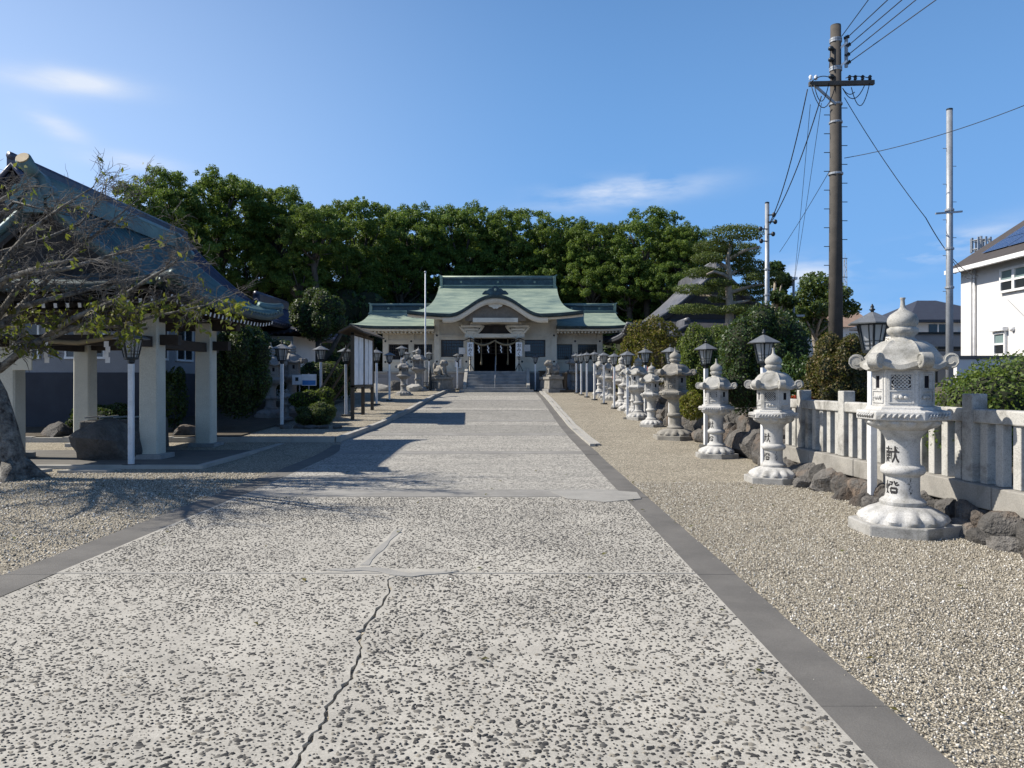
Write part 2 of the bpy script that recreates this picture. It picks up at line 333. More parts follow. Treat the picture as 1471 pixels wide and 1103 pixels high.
# ---------------------------------------------------------------- builders
class MB:
    def __init__(s): s.v = []; s.f = []
    def add(s, vs, fs):
        o = len(s.v); s.v += [tuple(v) for v in vs]; s.f += [tuple(i + o for i in f) for f in fs]; return s
    def box(s, x0, x1, y0, y1, z0, z1, tw=0.0, c=0.0):
        """box, optionally narrowing towards its top (tw) and with chamfered upright edges (c)"""
        mx, my = (x0 + x1) / 2, (y0 + y1) / 2
        if c:
            lo = [(x0 + c, y0), (x1 - c, y0), (x1, y0 + c), (x1, y1 - c), (x1 - c, y1), (x0 + c, y1), (x0, y1 - c), (x0, y0 + c)]
        else: lo = [(x0, y0), (x1, y0), (x1, y1), (x0, y1)]
        hi = [(mx + (a - mx) * (1 - tw), my + (b - my) * (1 - tw)) for a, b in lo]
        n = len(lo)
        return s.add([(a, b, z0) for a, b in lo] + [(a, b, z1) for a, b in hi],
                     [tuple(range(n))[::-1], tuple(range(n, 2 * n))] + [(i, (i + 1) % n, n + (i + 1) % n, n + i) for i in range(n)])
    def prism(s, poly, z0, z1):
        n = len(poly)
        return s.add([(a, b, z0) for a, b in poly] + [(a, b, z1) for a, b in poly],
                     [tuple(range(n))[::-1], tuple(range(n, 2 * n))] + [(i, (i + 1) % n, n + (i + 1) % n, n + i) for i in range(n)])
    def beam(s, p, q, w, h):
        """square bar from p to q"""
        p, q = Vector(p), Vector(q); d = (q - p).normalized()
        up = Vector((0, 0, 1)) if abs(d.z) < .95 else Vector((0, 1, 0))
        a = d.cross(up).normalized() * w / 2; b = a.cross(d).normalized() * h / 2
        vs = [c + i * a + j * b for c in (p, q) for i, j in ((-1, -1), (1, -1), (1, 1), (-1, 1))]
        return s.add(vs, [(3, 2, 1, 0), (4, 5, 6, 7), (0, 1, 5, 4), (1, 2, 6, 5), (2, 3, 7, 6), (3, 0, 4, 7)])
    def tube(s, pts, rad, n=6, cap=True):
        pts = [Vector(p) for p in pts]; k = len(pts)
        if not hasattr(rad, '__len__'): rad = [rad] * k
        t0 = (pts[1] - pts[0]).normalized()
        u = t0.cross(Vector((0, 0, 1)) if abs(t0.z) < .9 else Vector((1, 0, 0))).normalized()
        vs = []
        for i, p in enumerate(pts):
            t = (pts[min(i + 1, k - 1)] - pts[max(i - 1, 0)]).normalized()
            u = (u - t * u.dot(t)).normalized(); w = t.cross(u)
            for j in range(n):
                a = 2 * math.pi * j / n
                vs.append(p + (u * math.cos(a) + w * math.sin(a)) * rad[i])
        fs = [(i * n + j, i * n + (j + 1) % n, (i + 1) * n + (j + 1) % n, (i + 1) * n + j) for i in range(k - 1) for j in range(n)]
        if cap: fs += [tuple(range(n))[::-1], tuple(range((k - 1) * n, k * n))]
        return s.add(vs, fs)
    def lathe(s, prof, n=24, c=(0, 0, 0), rot=0.0, petals=0, amp=0.0, band=None):
        """revolve (r, z) pairs; petals: scalloped radius inside band=(z0, z1)"""
        vs = []
        for r, z in prof:
            for j in range(n):
                a = 2 * math.pi * j / n + rot; rr = r
                if petals and band[0] <= z <= band[1]: rr = r * (1 + amp * (abs(math.cos(petals * (a - rot) / 2)) - .6))
                vs.append((c[0] + rr * math.cos(a), c[1] + rr * math.sin(a), c[2] + z))
        k = len(prof)
        fs = [(i * n + j, i * n + (j + 1) % n, (i + 1) * n + (j + 1) % n, (i + 1) * n + j) for i in range(k - 1) for j in range(n)]
        fs += [tuple(range(n))[::-1], tuple(range((k - 1) * n, k * n))]
        return s.add(vs, fs)
    def ball(s, c, r, n=10, m=7):
        rx, ry, rz = r if hasattr(r, '__len__') else (r, r, r)
        prof = [(math.sin(math.pi * i / m), -math.cos(math.pi * i / m)) for i in range(m + 1)]
        vs = [(c[0] + a * rx * math.cos(2 * math.pi * j / n), c[1] + a * ry * math.sin(2 * math.pi * j / n), c[2] + z * rz) for a, z in prof[1:-1] for j in range(n)]
        k = m - 1; o = len(vs)
        vs += [(c[0], c[1], c[2] - rz), (c[0], c[1], c[2] + rz)]
        fs = [(i * n + j, i * n + (j + 1) % n, (i + 1) * n + (j + 1) % n, (i + 1) * n + j) for i in range(k - 1) for j in range(n)]
        fs += [(o, (j + 1) % n, j) for j in range(n)] + [(o + 1, (k - 1) * n + j, (k - 1) * n + (j + 1) % n) for j in range(n)]
        return s.add(vs, fs)
    def grid(s, P):
        """P: rows x cols array of points"""
        r, c = len(P), len(P[0])
        return s.add([p for row in P for p in row], [(i * c + j, i * c + j + 1, (i + 1) * c + j + 1, (i + 1) * c + j) for i in range(r - 1) for j in range(c - 1)])
    def mesh(s, name, smooth=False, angle=None):
        me = bpy.data.meshes.new(name); me.from_pydata([tuple(v) for v in s.v], [], s.f); me.update()
        if smooth: me.polygons.foreach_set('use_smooth', [True] * len(me.polygons))
        if angle is not None:
            me.polygons.foreach_set('use_smooth', [True] * len(me.polygons))
            bm = bmesh.new(); bm.from_mesh(me)
            for e in bm.edges:
                if len(e.link_faces) == 2 and e.calc_face_angle(0) > R(angle): e.smooth = False
            bm.to_mesh(me); bm.free()
        return me
    def build(s, name, mat, parent=None, smooth=False, angle=None, bevel=0):
        o = obj(name, s.mesh(name, smooth, angle), mat, parent)
        if bevel:
            b = o.modifiers.new('bevel', 'BEVEL'); b.width = bevel; b.segments = 2; b.limit_method = 'ANGLE'; b.angle_limit = R(40)
        return o
def obj(name, me, mat, parent=None):
    o = bpy.data.objects.new(name, me); COL.objects.link(o)
    if mat is not None and not me.materials: me.materials.append(mat)
    if parent is not None: o.parent = parent
    return o
def tag(o, label, cat, group=None):
    o['label'] = label; o['category'] = cat
    if group: o['group'] = group
    return o
def thing(name, loc, label, cat, group=None, rz=0.0, s=1.0):
    o = bpy.data.objects.new(name, None); COL.objects.link(o); o.empty_display_size = .2
    o.location = loc; o.rotation_euler = (0, 0, rz); o.scale = (s, s, s) if not hasattr(s, '__len__') else s
    return tag(o, label, cat, group)
def dup(root, loc, label, rz=0.0, s=1.0, group=None):
    kids = {}
    for o in CH.get(root.name) or [c for c in bpy.data.objects if c.parent == root]: kids.setdefault(root, []).append(o)
    CH[root.name] = kids.get(root, [])
    r = root.copy(); COL.objects.link(r); r.location = loc; r.rotation_euler = (0, 0, rz); r.scale = (s, s, s) if not hasattr(s, '__len__') else s
    r['label'] = label
    if group: r['group'] = group
    for c in CH[root.name]:
        n = c.copy(); COL.objects.link(n); n.parent = r
        if c.name not in CH: CH[c.name] = [k for k in bpy.data.objects if k.parent == c]
        for k in CH[c.name]:
            m = k.copy(); COL.objects.link(m); m.parent = n
    return r
CH = {}
def struct(o):
    o['kind'] = 'structure'; return o
def fast_mesh(name, V, F, k, smooth=False):
    """V (n,3) float, F (m,k) int"""
    me = bpy.data.meshes.new(name); n, m = len(V), len(F)
    me.vertices.add(n); me.vertices.foreach_set('co', np.asarray(V, np.float32).ravel())
    me.loops.add(m * k); me.loops.foreach_set('vertex_index', np.asarray(F, np.int32).ravel())
    me.polygons.add(m); me.polygons.foreach_set('loop_start', np.arange(0, m * k, k, dtype=np.int32)); me.polygons.foreach_set('loop_total', np.full(m, k, np.int32))
    if smooth: me.polygons.foreach_set('use_smooth', np.ones(m, bool))
    me.update(calc_edges=True); return me
def unit(a): return a / np.maximum(np.linalg.norm(a, axis=1, keepdims=True), 1e-9)
def leaf_mesh(name, P, N, size, spread=.9, aspect=.62, rng=RNG):
    """one folded four-cornered leaf at each point"""
    n = len(P); N = unit(N + spread * rng.normal(size=(n, 3)))
    A = unit(np.cross(N, rng.normal(size=(n, 3)))); B = np.cross(N, A)
    s = (size * rng.uniform(.6, 1.35, n))[:, None]
    V = np.stack([P - A * s * .5, P + B * s * .5 * aspect + N * s * .1, P + A * s * .5, P - B * s * .5 * aspect + N * s * .1], 1).reshape(-1, 3)
    F = np.arange(n * 4).reshape(n, 4)
    return fast_mesh(name, V, F, 4)
def blob_points(blobs, n, rng=RNG, shell=.72, cut=.72):
    """points on the shells of ellipsoids, none deep inside another one; with outward normals"""
    b = np.array(blobs, float); vol = (b[:, 3] * b[:, 4] * b[:, 5]) ** (2 / 3); pr = vol / vol.sum()
    i = rng.choice(len(b), n, p=pr); d = unit(rng.normal(size=(n, 3)))
    r = rng.uniform(shell, 1.04, n)[:, None]
    P = b[i, :3] + d * r * b[i, 3:6]; N = unit(d / b[i, 3:6])
    keep = np.ones(n, bool)
    for k in range(len(b)):
        q = (((P - b[k, :3]) / b[k, 3:6]) ** 2).sum(1)
        keep &= ~((q < cut * cut) & (i != k))
    return P[keep], N[keep]
def foliage(name, blobs, n, size, mat, parent, rng=RNG, shell=.72, spread=.8):
    P, N = blob_points(blobs, n, rng, shell)
    return obj(name, leaf_mesh(name, P, N, size, spread, rng=rng), mat, parent)

# ================================================================ THE SETTING: ground, path, kerbs
ys = sorted(set([-30, -10, 0, 5, 10] + [15 + .5 * i for i in range(57)] + [50, 60, 80, 120, 200, 400, 900]))
xs = [-500, -200, -80, -40, -20, -12, -8, -6, -4, -2, 0, 2, 4, 6, 8, 12, 20, 40, 80, 200, 500]
ground = MB().grid([[(x, y, g(y)) for x in xs] for y in ys]).build('ground', M_gravel, None, True); struct(ground)

def XR(y): return float(np.interp(y, [0, 16, 22, 36, 40], [1.41, 1.40, 1.29, 1.0, .97]))
def XRO(y): return float(np.interp(y, [0, 16, 22, 36, 40], [1.73, 1.70, 1.53, 1.2, 1.15]))
def XL(y): return float(np.interp(y, [0, 11, 16, 18.2, 26.6, 37, 40], [-3.58, -3.62, -3.7, -4.15, -3.66, -3.4, -3.35]))
def XLO(y): return float(np.interp(y, [0, 11, 16, 18.2], [-3.98, -4.0, -4.05, -4.22]))
path = bpy.data.objects.new('path', None); COL.objects.link(path); struct(path)
def ribbon(name, y0, y1, fl, fr, top, mat, parent, thick=.05, step=.5, jag=0.0):
    n = max(2, int((y1 - y0) / step) + 1); yy = np.linspace(y0, y1, n); P = []
    for i, y in enumerate(yy):
        l, r = fl(y), fr(y); z = g(y) + top
        if jag: l += random.uniform(-jag, jag); r += random.uniform(-jag, jag)
        P.append([(l, y, z - thick), (l, y, z), (r, y, z), (r, y, z - thick)])
    m = MB().grid(P); k = len(P)
    m.f.append((0, 1, 2, 3)); m.f.append(((k - 1) * 4 + 3, (k - 1) * 4 + 2, (k - 1) * 4 + 1, (k - 1) * 4))
    return m.build(name, mat, parent)
TOP = .016
def gp(px, py, z=TOP):
    d = (EYE - z) * FPX / (py - 547); return X(px, d), d
crack = [gp(*p) for p in ((577, 824), (557, 833), (562, 848), (551, 865), (538, 882), (521, 903), (517, 917), (519, 933), (512, 954), (505, 974), (487, 993), (470, 1015), (466, 1036), (447, 1059), (434, 1083), (415, 1112), (402, 1150), (375, 1230))]
fine = []                                   # finer wander between the traced points
for a, b in zip(crack, crack[1:]):
    for t in np.linspace(0, 1, 5)[:-1]:
        fine.append((a[0] + (b[0] - a[0]) * t + random.uniform(-.011, .011), a[1] + (b[1] - a[1]) * t))
fine.append((crack[-1][0] - .05, 1.2))
fine[0] = (fine[0][0], 5.98)
wid = [.004 + .008 * random.random() + (.022 * random.random() if random.random() < .16 else 0) for _ in fine]
lp = [(-3.58, 1.2)] + [(x - w, y) for (x, y), w in list(zip(fine, wid))[::-1]] + [(-3.58, 5.98)]
rp = [(x + w, y) for (x, y), w in zip(fine, wid)] + [(1.41, 1.2), (1.41, 5.98)]
MB().prism(lp, TOP - .05, TOP).build('slab', M_cement, path)
MB().prism(rp, TOP - .05, TOP - .001).build('slab', M_cement, path)
MB().box(-3.6, 1.42, 1.0, 11.0, -.02, TOP - .035).build('bedding', M_soil, path)
ribbon('slab', 5.998, 9.93, XL, XR, TOP, M_cement, path)
ribbon('slab', 1.0, 1.19, XL, XR, TOP, M_cement, path)
ribbon('slab', -6, .99, XL, XR, TOP, M_cement, path)
ribbon('concrete_band', 9.94, 10.58, lambda y: XL(y) + .02, lambda y: XR(y) - .003, TOP + .003, M_band, path, jag=.004)
seq = [('slab', 10.59, 15.6, 0), ('concrete_band', 15.61, 16.15, 1), ('slab', 16.16, 19.7, 0), ('concrete_band', 19.71, 20.3, 1), ('slab', 20.31, 22.6, 2), ('slab', 22.61, 23.6, 0),
       ('concrete_band', 23.61, 23.95, 1), ('slab', 23.96, 27.2, 2), ('slab', 27.21, 28.2, 0), ('slab', 28.21, 31.5, 2), ('concrete_band', 31.51, 32.0, 1), ('slab', 32.01, 35.0, 0), ('slab', 35.01, 38.6, 2)]
for nm, a, b, k in seq:
    ribbon(nm, a, b, lambda y: XL(y) + .004, lambda y: XR(y) - .004, TOP + (.004 if k == 1 else random.uniform(-.002, .003)), (M_aggr, M_band, M_aggr2)[k], path)
cuts = [-6, .9, 3.55, 5.97, 9.92, 10.8, 15.6]
for a, b in zip(cuts, cuts[1:]):
    ribbon('border_strip', a + .004, b - .004, lambda y: XR(y) + .003, XRO, TOP - .004 + random.uniform(-.003, .003), M_border, path, step=.25, jag=.004)
    ribbon('border_strip', a + .004, b - .004, XLO, lambda y: XL(y) - .003, TOP - .004 + random.uniform(-.003, .003), M_border, path, step=.25, jag=.004)
ribbon('border_strip', 15.604, 38.6, lambda y: XR(y) + .003, XRO, TOP - .004, M_border, path)
ribbon('border_strip', 15.604, 17.5, XLO, lambda y: XL(y) - .003, TOP - .004, M_border, path)
# mortar repairs lying on the slabs
a, b = gp(574, 760), gp(524, 812)
pr = []
for i, t in enumerate(np.linspace(0, 1, 9)):
    x, y = a[0] + (b[0] - a[0]) * t, a[1] + (b[1] - a[1]) * t
    pr.append((x, y, .026 + .012 * math.sin(i * 1.7)))
MB().prism([(x - w, y) for x, y, w in pr] + [(x + w, y) for x, y, w in pr[::-1]], TOP - .01, TOP + .004).build('mortar_patch', M_mortar, path)
ptch = [gp(*p) for p in ((468, 819), (482, 817), (500, 818), (522, 815), (545, 816), (560, 818), (572, 821), (588, 824), (606, 822), (628, 822), (660, 821), (640, 824), (612, 826), (592, 829), (578, 828), (560, 826), (545, 822), (520, 820), (495, 821))]
MB().prism(ptch, TOP - .01, TOP + .0055).build('mortar_patch', M_mortar, path)
ptch = [gp(*p, TOP + .004) for p in ((790, 706), (850, 702), (915, 707), (921, 716), (870, 721), (815, 716))]
MB().prism(ptch, TOP - .01, TOP + .0065).build('mortar_patch', M_mortar, path)
# pebbles standing proud of the washed concrete (near slabs)
def noise2(x, y, s, seed):
    r = np.random.default_rng(seed); G = r.uniform(0, 1, (64, 64))
    u, v = (x * s) % 63, (y * s) % 63
    i, j = u.astype(int), v.astype(int); fu, fv = u - i, v - j
    fu = fu * fu * (3 - 2 * fu); fv = fv * fv * (3 - 2 * fv)
    return (G[i, j] * (1 - fu) + G[i + 1, j] * fu) * (1 - fv) + (G[i, j + 1] * (1 - fu) + G[i + 1, j + 1] * fu) * fv
def pebbles():
    st = .0235; gx, gy = np.meshgrid(np.arange(-3.575, 1.405, st), np.arange(2.5, 9.9, st))
    x = gx.ravel() + RNG.uniform(-.5, .5, gx.size) * st * 1.1; y = gy.ravel() + RNG.uniform(-.5, .5, gx.size) * st * 1.1
    dens = .76 + .05 * np.clip(y - 5, 0, 4) + .6 * (noise2(x + 9, y + 3, 1.1, 3) - .5) + .35 * (noise2(x + 9, y, 4, 5) - .5)
    k = (RNG.uniform(0, 1, x.size) < dens) & (x > -.70 * y - .25) & (x < 1.404) & (x > -3.574) & (np.abs(y - 5.99) > .03)
    cx = np.interp(y, [p[1] for p in fine[::-1]], [p[0] for p in fine[::-1]])
    k &= ~((np.abs(x - cx) < .028) & (y < 6))
    px = np.interp(y, [pr[-1][1], pr[0][1]], [pr[-1][0], pr[0][0]])
    k &= ~((np.abs(x - px) < .06) & (y < pr[0][1]) & (y > 5.9))
    pp = np.array(ptch0); k &= ~((x > pp[:, 0].min()) & (x < pp[:, 0].max()) & (y > 5.93) & (y < 6.13))
    x, y = x[k], y[k]; n = len(x)
    a = RNG.lognormal(math.log(.0083), .50, n).clip(.003, .023); b = a * RNG.uniform(.5, .85, n); th = RNG.normal(0, .75, n); h = RNG.uniform(.0015, .0055, n)
    K = 5; ang = np.arange(K) * 2 * np.pi / K
    rr = 1 + RNG.uniform(-.16, .16, (n, K))
    def ring(s, z):
        u = a[:, None] * np.cos(ang) * rr * s; v = b[:, None] * np.sin(ang) * rr * s
        return np.stack([x[:, None] + u * np.cos(th)[:, None] - v * np.sin(th)[:, None], y[:, None] + u * np.sin(th)[:, None] + v * np.cos(th)[:, None], np.broadcast_to(z[:, None], (n, K))], 2)
    V = np.concatenate([ring(1, np.full(n, TOP - .001)), ring(.68, TOP + h * .8), np.stack([x, y, TOP + h], 1)[:, None]], 1)
    base = (np.arange(n) * (2 * K + 1))[:, None, None]
    j = np.arange(K); j2 = (j + 1) % K
    tri = np.concatenate([np.stack([j, j2, K + j2], 1), np.stack([j, K + j2, K + j], 1), np.stack([K + j, K + j2, np.full(K, 2 * K)], 1)])
    F = (tri[None] + base).reshape(-1, 3)
    o = obj('pebbles', fast_mesh('pebbles', V.reshape(-1, 3), F, 3, True), M_pebble, path); o['kind'] = 'stuff'
ptch0 = [gp(*p) for p in ((470, 818), (588, 833), (640, 820))]
pebbles()
def gravel(name, x0, x1, y0, y1, st, s0, s1, xlim):
    gx, gy = np.meshgrid(np.arange(x0, x1, st), np.arange(y0, y1, st)); n0 = gx.size
    x = gx.ravel() + RNG.uniform(-.6, .6, n0) * st; y = gy.ravel() + RNG.uniform(-.6, .6, n0) * st
    k = xlim(x, y); x, y = x[k], y[k]; n = len(x)
    O = np.array([(1, 0, 0), (0, 1, 0), (-1, 0, 0), (0, -1, 0), (0, 0, 1), (0, 0, -1)], float)
    V = O[None] * RNG.uniform(.65, 1.25, (n, 6, 1)) * RNG.uniform([.7, .5, .4], [1.2, .95, .8], (n, 3))[:, None]
    V += RNG.normal(0, .12, (n, 6, 3))
    q = RNG.normal(size=(n, 4)); q /= np.linalg.norm(q, axis=1, keepdims=True); w, i, j, l = q.T
    Rm = np.stack([1 - 2 * (j * j + l * l), 2 * (i * j - l * w), 2 * (i * l + j * w), 2 * (i * j + l * w), 1 - 2 * (i * i + l * l), 2 * (j * l - i * w), 2 * (i * l - j * w), 2 * (j * l + i * w), 1 - 2 * (i * i + j * j)], 1).reshape(n, 3, 3)
    s = RNG.lognormal(math.log((s0 + s1) / 2), .32, n).clip(s0 * .6, s1 * 1.6)
    V = np.einsum('nab,nkb->nka', Rm, V) * s[:, None, None]
    V += np.stack([x, y, np.array([g(t) for t in y]) + .003 + RNG.uniform(0, .007, n)], 1)[:, None]
    tri = np.array([(0, 1, 4), (1, 2, 4), (2, 3, 4), (3, 0, 4), (1, 0, 5), (2, 1, 5), (3, 2, 5), (0, 3, 5)])
    F = (tri[None] + (np.arange(n) * 6)[:, None, None]).reshape(-1, 3)
    o = obj(name, fast_mesh(name, V.reshape(-1, 3), F, 3), M_gravelbits); o['kind'] = 'stuff'; o['label'] = 'loose beige gravel spread beside the path'; o['category'] = 'gravel'
    return o
gravel('gravel', 1.735, 4.75, 2.4, 11.5,   .0162, .0052, .0085, lambda x, y: (x < .69 * y + .2) & ((x > 1.75) | (RNG.uniform(0, 1, x.size) < .5)) & (RNG.uniform(0, 1, x.size) < np.clip(1.25 - y * .055, .35, 1)))
gravel('gravel', -8, -3.985, 6.0, 12.6, .034, .008, .012, lambda x, y: (x > -.70 * y - .2))
# strays kicked onto the border
gravel('gravel', 1.42, 1.75, 2.6, 9, .03, .004, .008, lambda x, y: RNG.uniform(0, 1, x.size) < .016 + .7 * np.clip((x - 1.63) / .11, 0, 1) ** 2 * noise2(x, y, 3.0, 8) * 1.6)

# raised gravel court at the far left with its kerb of single stones
court = MB().grid([[(x, y, g(y) + .095) for x in (-40, -15, -8, XLO(18.2) - .0 if y < 18.3 else XL(y) - .12)] for y in [18.3] + [19 + .5 * i for i in range(85)]]).build('gravel_court', M_gravel, None, True); struct(court)
kerb = bpy.data.objects.new('kerb', None); COL.objects.link(kerb); struct(kerb)
def kerbrow(fx, y0, y1, ln, w, h, side):
    y = y0
    while y < y1 - .1:
        e = min(y + ln * random.uniform(.9, 1.1), y1); P = []
        jx, jz = random.uniform(-.006, .006), random.uniform(-.005, .005)
        for yy in np.linspace(y + .006, e - .006, 3):
            a = fx(yy) + jx; b = a + side * w; z = g(yy) + h + jz
            P.append([(a, yy, z - h - .05), (a, yy, z), (b, yy, z), (b, yy, z - h - .05)])
        m = MB().grid(P); m.f += [(0, 1, 2, 3), (11, 10, 9, 8)]
        m.build('kerb_stone', M_kerb, kerb); y = e
kerbrow(XL, 18.2, 39.0, 1.2, .13, .135, -1)
kerbrow(XRO, 17.2, 38.8, 1.2, .12, .06, 1)
def XK2(y): return XRO(y) + .16
kerbrow(XK2, 17.4, 38.8, 1.5, .10, .045, 1)
x = -4.3
while x > -13:                                # low stone edging along the front of the raised court
    e = x - random.uniform(.7, 1.1)
    MB().box(e + .006, x, 18.12, 18.29, g(18.2) - .05, g(18.2) + .12 + random.uniform(-.012, .012)).build('kerb_stone', M_kerb, kerb); x = e
# pavilion floor slab with a pale edging
pf = bpy.data.objects.new('pavement', None); COL.objects.link(pf); struct(pf)
MB().box(-11.6, -5.55, 13.35, 17.9, -.05, .03).build('paving_slab', M_border, pf)
for b in ((-11.6, -5.4, 13.2, 13.345), (-5.545, -5.4, 13.35, 17.9)): MB().box(*b, -.05, .06).build('edging_strip', M_kerb, pf)
for xx, yy, w, l in ((-8.6, 12.7, 1.6, .38), (-7.1, 12.75, .9, .3)): MB().prism([(xx - w / 2, yy - l / 2), (xx + w / 2 - .1, yy - l / 2 + .03), (xx + w / 2, yy + l / 2), (xx - w / 2 + .15, yy + l / 2 - .02)], -.05, .045).build('stepping_slab', M_kerb, pf)

# ================================================================ stone lanterns along the gravel
def hexpts(r, a0=0.0, n=6): return [(r * math.cos(a0 + 2 * math.pi * i / n), r * math.sin(a0 + 2 * math.pi * i / n)) for i in range(n)]
A0 = R(30)                       # corners at 30, 90 ...: one face looks at the path (-X)
def text_mesh(ch, size):
    cu = bpy.data.curves.new('characters', 'FONT'); cu.body = ch; cu.size = size; cu.align_x = 'CENTER'; cu.resolution_u = 2; cu.offset = size * .012
    o = bpy.data.objects.new('characters', cu); COL.objects.link(o)
    dg = bpy.context.evaluated_depsgraph_get(); me = bpy.data.meshes.new_from_object(o.evaluated_get(dg))
    bpy.data.objects.remove(o); bpy.data.curves.remove(cu); return me
def wrap_text(ch, size, rad, ang, z):
    """characters cut into a round column: flat lettering bent round its axis"""
    me = text_mesh(ch, size)
    bm = bmesh.new(); bm.from_mesh(me)
    bmesh.ops.triangulate(bm, faces=bm.faces)
    for e_ in range(1): bmesh.ops.subdivide_edges(bm, edges=[e for e in bm.edges if e.calc_length() > .02], cuts=1)
    for v in bm.verts:
        a = ang + v.co.x / rad; v.co = Vector((rad * math.cos(a), rad * math.sin(a), z + v.co.y))
    bm.to_mesh(me); bm.free(); me.materials.clear(); return me
CHARS = [wrap_text('献', .175, .1585, R(203), .72), wrap_text('燈', .175, .1585, R(203), .375)]
def marks(rad, ang, z0, z1, n, w):
    """worn column of small cut strokes"""
    m = MB(); rr = random.Random(5)
    for i in range(n):
        z = z0 + (z1 - z0) * i / n
        for _ in range(3):
            a = ang + rr.uniform(-w, w) / rad; l = rr.uniform(.006, .02); h = .0035
            if rr.random() < .4: l, h = .004, rr.uniform(.008, .018)
            zz = z + rr.uniform(-.008, .008)
            P = [(rad * math.cos(a + s * l / 2 / rad), rad * math.sin(a + s * l / 2 / rad), zz + t * h / 2) for s, t in ((-1, -1), (1, -1), (1, 1), (-1, 1))]
            m.add(P, [(0, 1, 2, 3)])
    return m
def make_lantern(name, mat, loc, label, seed, letters=True, stout=1.0, s=1.0, group='stone lanterns lining the gravel'):
    rr = random.Random(seed); cap, slab = (M_cap_granite, M_slab_granite) if mat is M_white_granite else (mat, mat)
    t = thing(name, loc, label, 'stone lantern', group, 0, s)
    w = stout
    # rough footing slab
    poly = [(.52 * (1 + rr.uniform(-.08, .06)) * math.cos(a), .52 * (1 + rr.uniform(-.08, .06)) * math.sin(a)) for a in [R(30) + i * math.pi / 3 for i in range(6)]]
    MB().prism([(x * w, y * w) for x, y in poly], -.06, .115).build('footing_slab', slab, t, bevel=.015)
    MB().lathe([(.40 * w, .112), (.405 * w, .15), (.385 * w, .185), (.33 * w, .225), (.27 * w, .255), (.225, .275), (.2, .28)], 64, petals=14, amp=.16, band=(.14, .24)).build('lotus_base', mat, t, angle=50)
    MB().lathe([(.205, .27), (.215, .285), (.215, .315), (.195, .335), (.175, .345), (.165, .36), (.157, .40), (.157, .56), (.168, .575), (.19, .585), (.204, .605), (.208, .63), (.2, .655), (.185, .668), (.165, .678), (.157, .70), (.157, .90), (.165, .945), (.185, .985), (.215, 1.015), (.22, 1.03)], 40).build('column', mat, t, angle=35)
    col = t
    if letters:
        c = [o for o in bpy.data.objects if o.parent == t and o.name.startswith('column')][0]
        for me in CHARS: obj('character', me, M_ink, c)
        marks(.1583, R(268), .40, .56, 9, .02).build('worn_inscription', M_ink, c)
    MB().lathe([(.2, 1.025), (.24, 1.035), (.30, 1.065), (.335, 1.10), (.345, 1.125), (.33, 1.14)], 64, petals=14, amp=.15, band=(1.04, 1.12)).build('lotus_capital', mat, t, angle=50)
    def hexl(prof): return MB().lathe(prof, 6, rot=A0)
    plat = hexl([(.415, 1.13), (.43, 1.14), (.43, 1.215), (.415, 1.225), (.345, 1.235), (.34, 1.262), (.29, 1.272)]).build('platform', mat, t, bevel=.006)
    m = MB()                                       # carved scroll on each panel of the platform
    for k in range(6):
        a = R(60 * k); n = Vector((math.cos(a), math.sin(a), 0)); u = Vector((-math.sin(a), math.cos(a), 0)); c = n * (.43 * math.cos(R(30)))
        for i in range(7):
            p = c + u * (-.15 + .05 * i); m.tube([p + Vector((0, 0, 1.155)) - u * .02, p + Vector((0, 0, 1.18)) + n * .014, p + Vector((0, 0, 1.2)) + u * .024], [.006, .014, .006], 5)
    m.build('carving', mat, plat, True)['kind'] = 'stuff'
    fb = hexl([(.285, 1.268), (.285, 1.63)]).build('firebox', mat, t, bevel=.006)
    for k in range(6):
        a = R(60 * k); n = Vector((math.cos(a), math.sin(a), 0)); u = Vector((-math.sin(a), math.cos(a), 0)); c = n * (.285 * math.cos(R(30)))
        def P(i, z, o): return c + u * i + n * o + Vector((0, 0, z))
        f = MB()
        for i0, i1, z0, z1 in ((-.115, -.10, 1.3, 1.60), (.10, .115, 1.3, 1.60), (-.10, .10, 1.585, 1.60), (-.10, .10, 1.30, 1.312), (-.10, .10, 1.415, 1.43)):
            f.add([P(i0, z0, 0), P(i1, z0, 0), P(i1, z1, 0), P(i0, z1, 0), P(i0, z0, .009), P(i1, z0, .009), P(i1, z1, .009), P(i0, z1, .009)], [(4, 5, 6, 7), (0, 1, 5, 4), (1, 2, 6, 5), (2, 3, 7, 6), (3, 0, 4, 7)])
        if k % 2 == 0:                             # lattice: black sheet, painted shade of the opening behind crossing stone bars
            MB().add([P(-.085, 1.437, .002), P(.085, 1.437, .002), P(.085, 1.578, .002), P(-.085, 1.578, .002)], [(0, 1, 2, 3)]).build('opening_sheet', M_black_in, fb)
            for i in range(-4, 5):
                for sgn in (1, -1):
                    x0, x1 = i * .034 - .07 * sgn, i * .034 + .07 * sgn
                    lo, hi = -.085, .085
                    q = []
                    for tt in np.linspace(0, 1, 9):
                        xx = x0 + (x1 - x0) * tt
                        if lo <= xx <= hi: q.append(P(xx, 1.437 + .141 * tt, .004))
                    if len(q) > 1: f.tube([q[0], q[-1]], .0062, 4, False)
        else:
            MB().add([P(-.035, 1.45, .002), P(.035, 1.45, .002), P(.035, 1.57, .002), P(-.035, 1.57, .002)], [(0, 1, 2, 3)]).build('opening_sheet', M_black_in, fb)
            for sg in (-1, 1): f.add([P(sg * .038, 1.435, 0), P(sg * .098, 1.435, 0), P(sg * .098, 1.582, 0), P(sg * .038, 1.582, 0), P(sg * .038, 1.435, .006), P(sg * .098, 1.435, .006), P(sg * .098, 1.582, .006), P(sg * .038, 1.582, .006)], [(4, 5, 6, 7), (0, 1, 5, 4), (1, 2, 6, 5), (2, 3, 7, 6), (3, 0, 4, 7)])
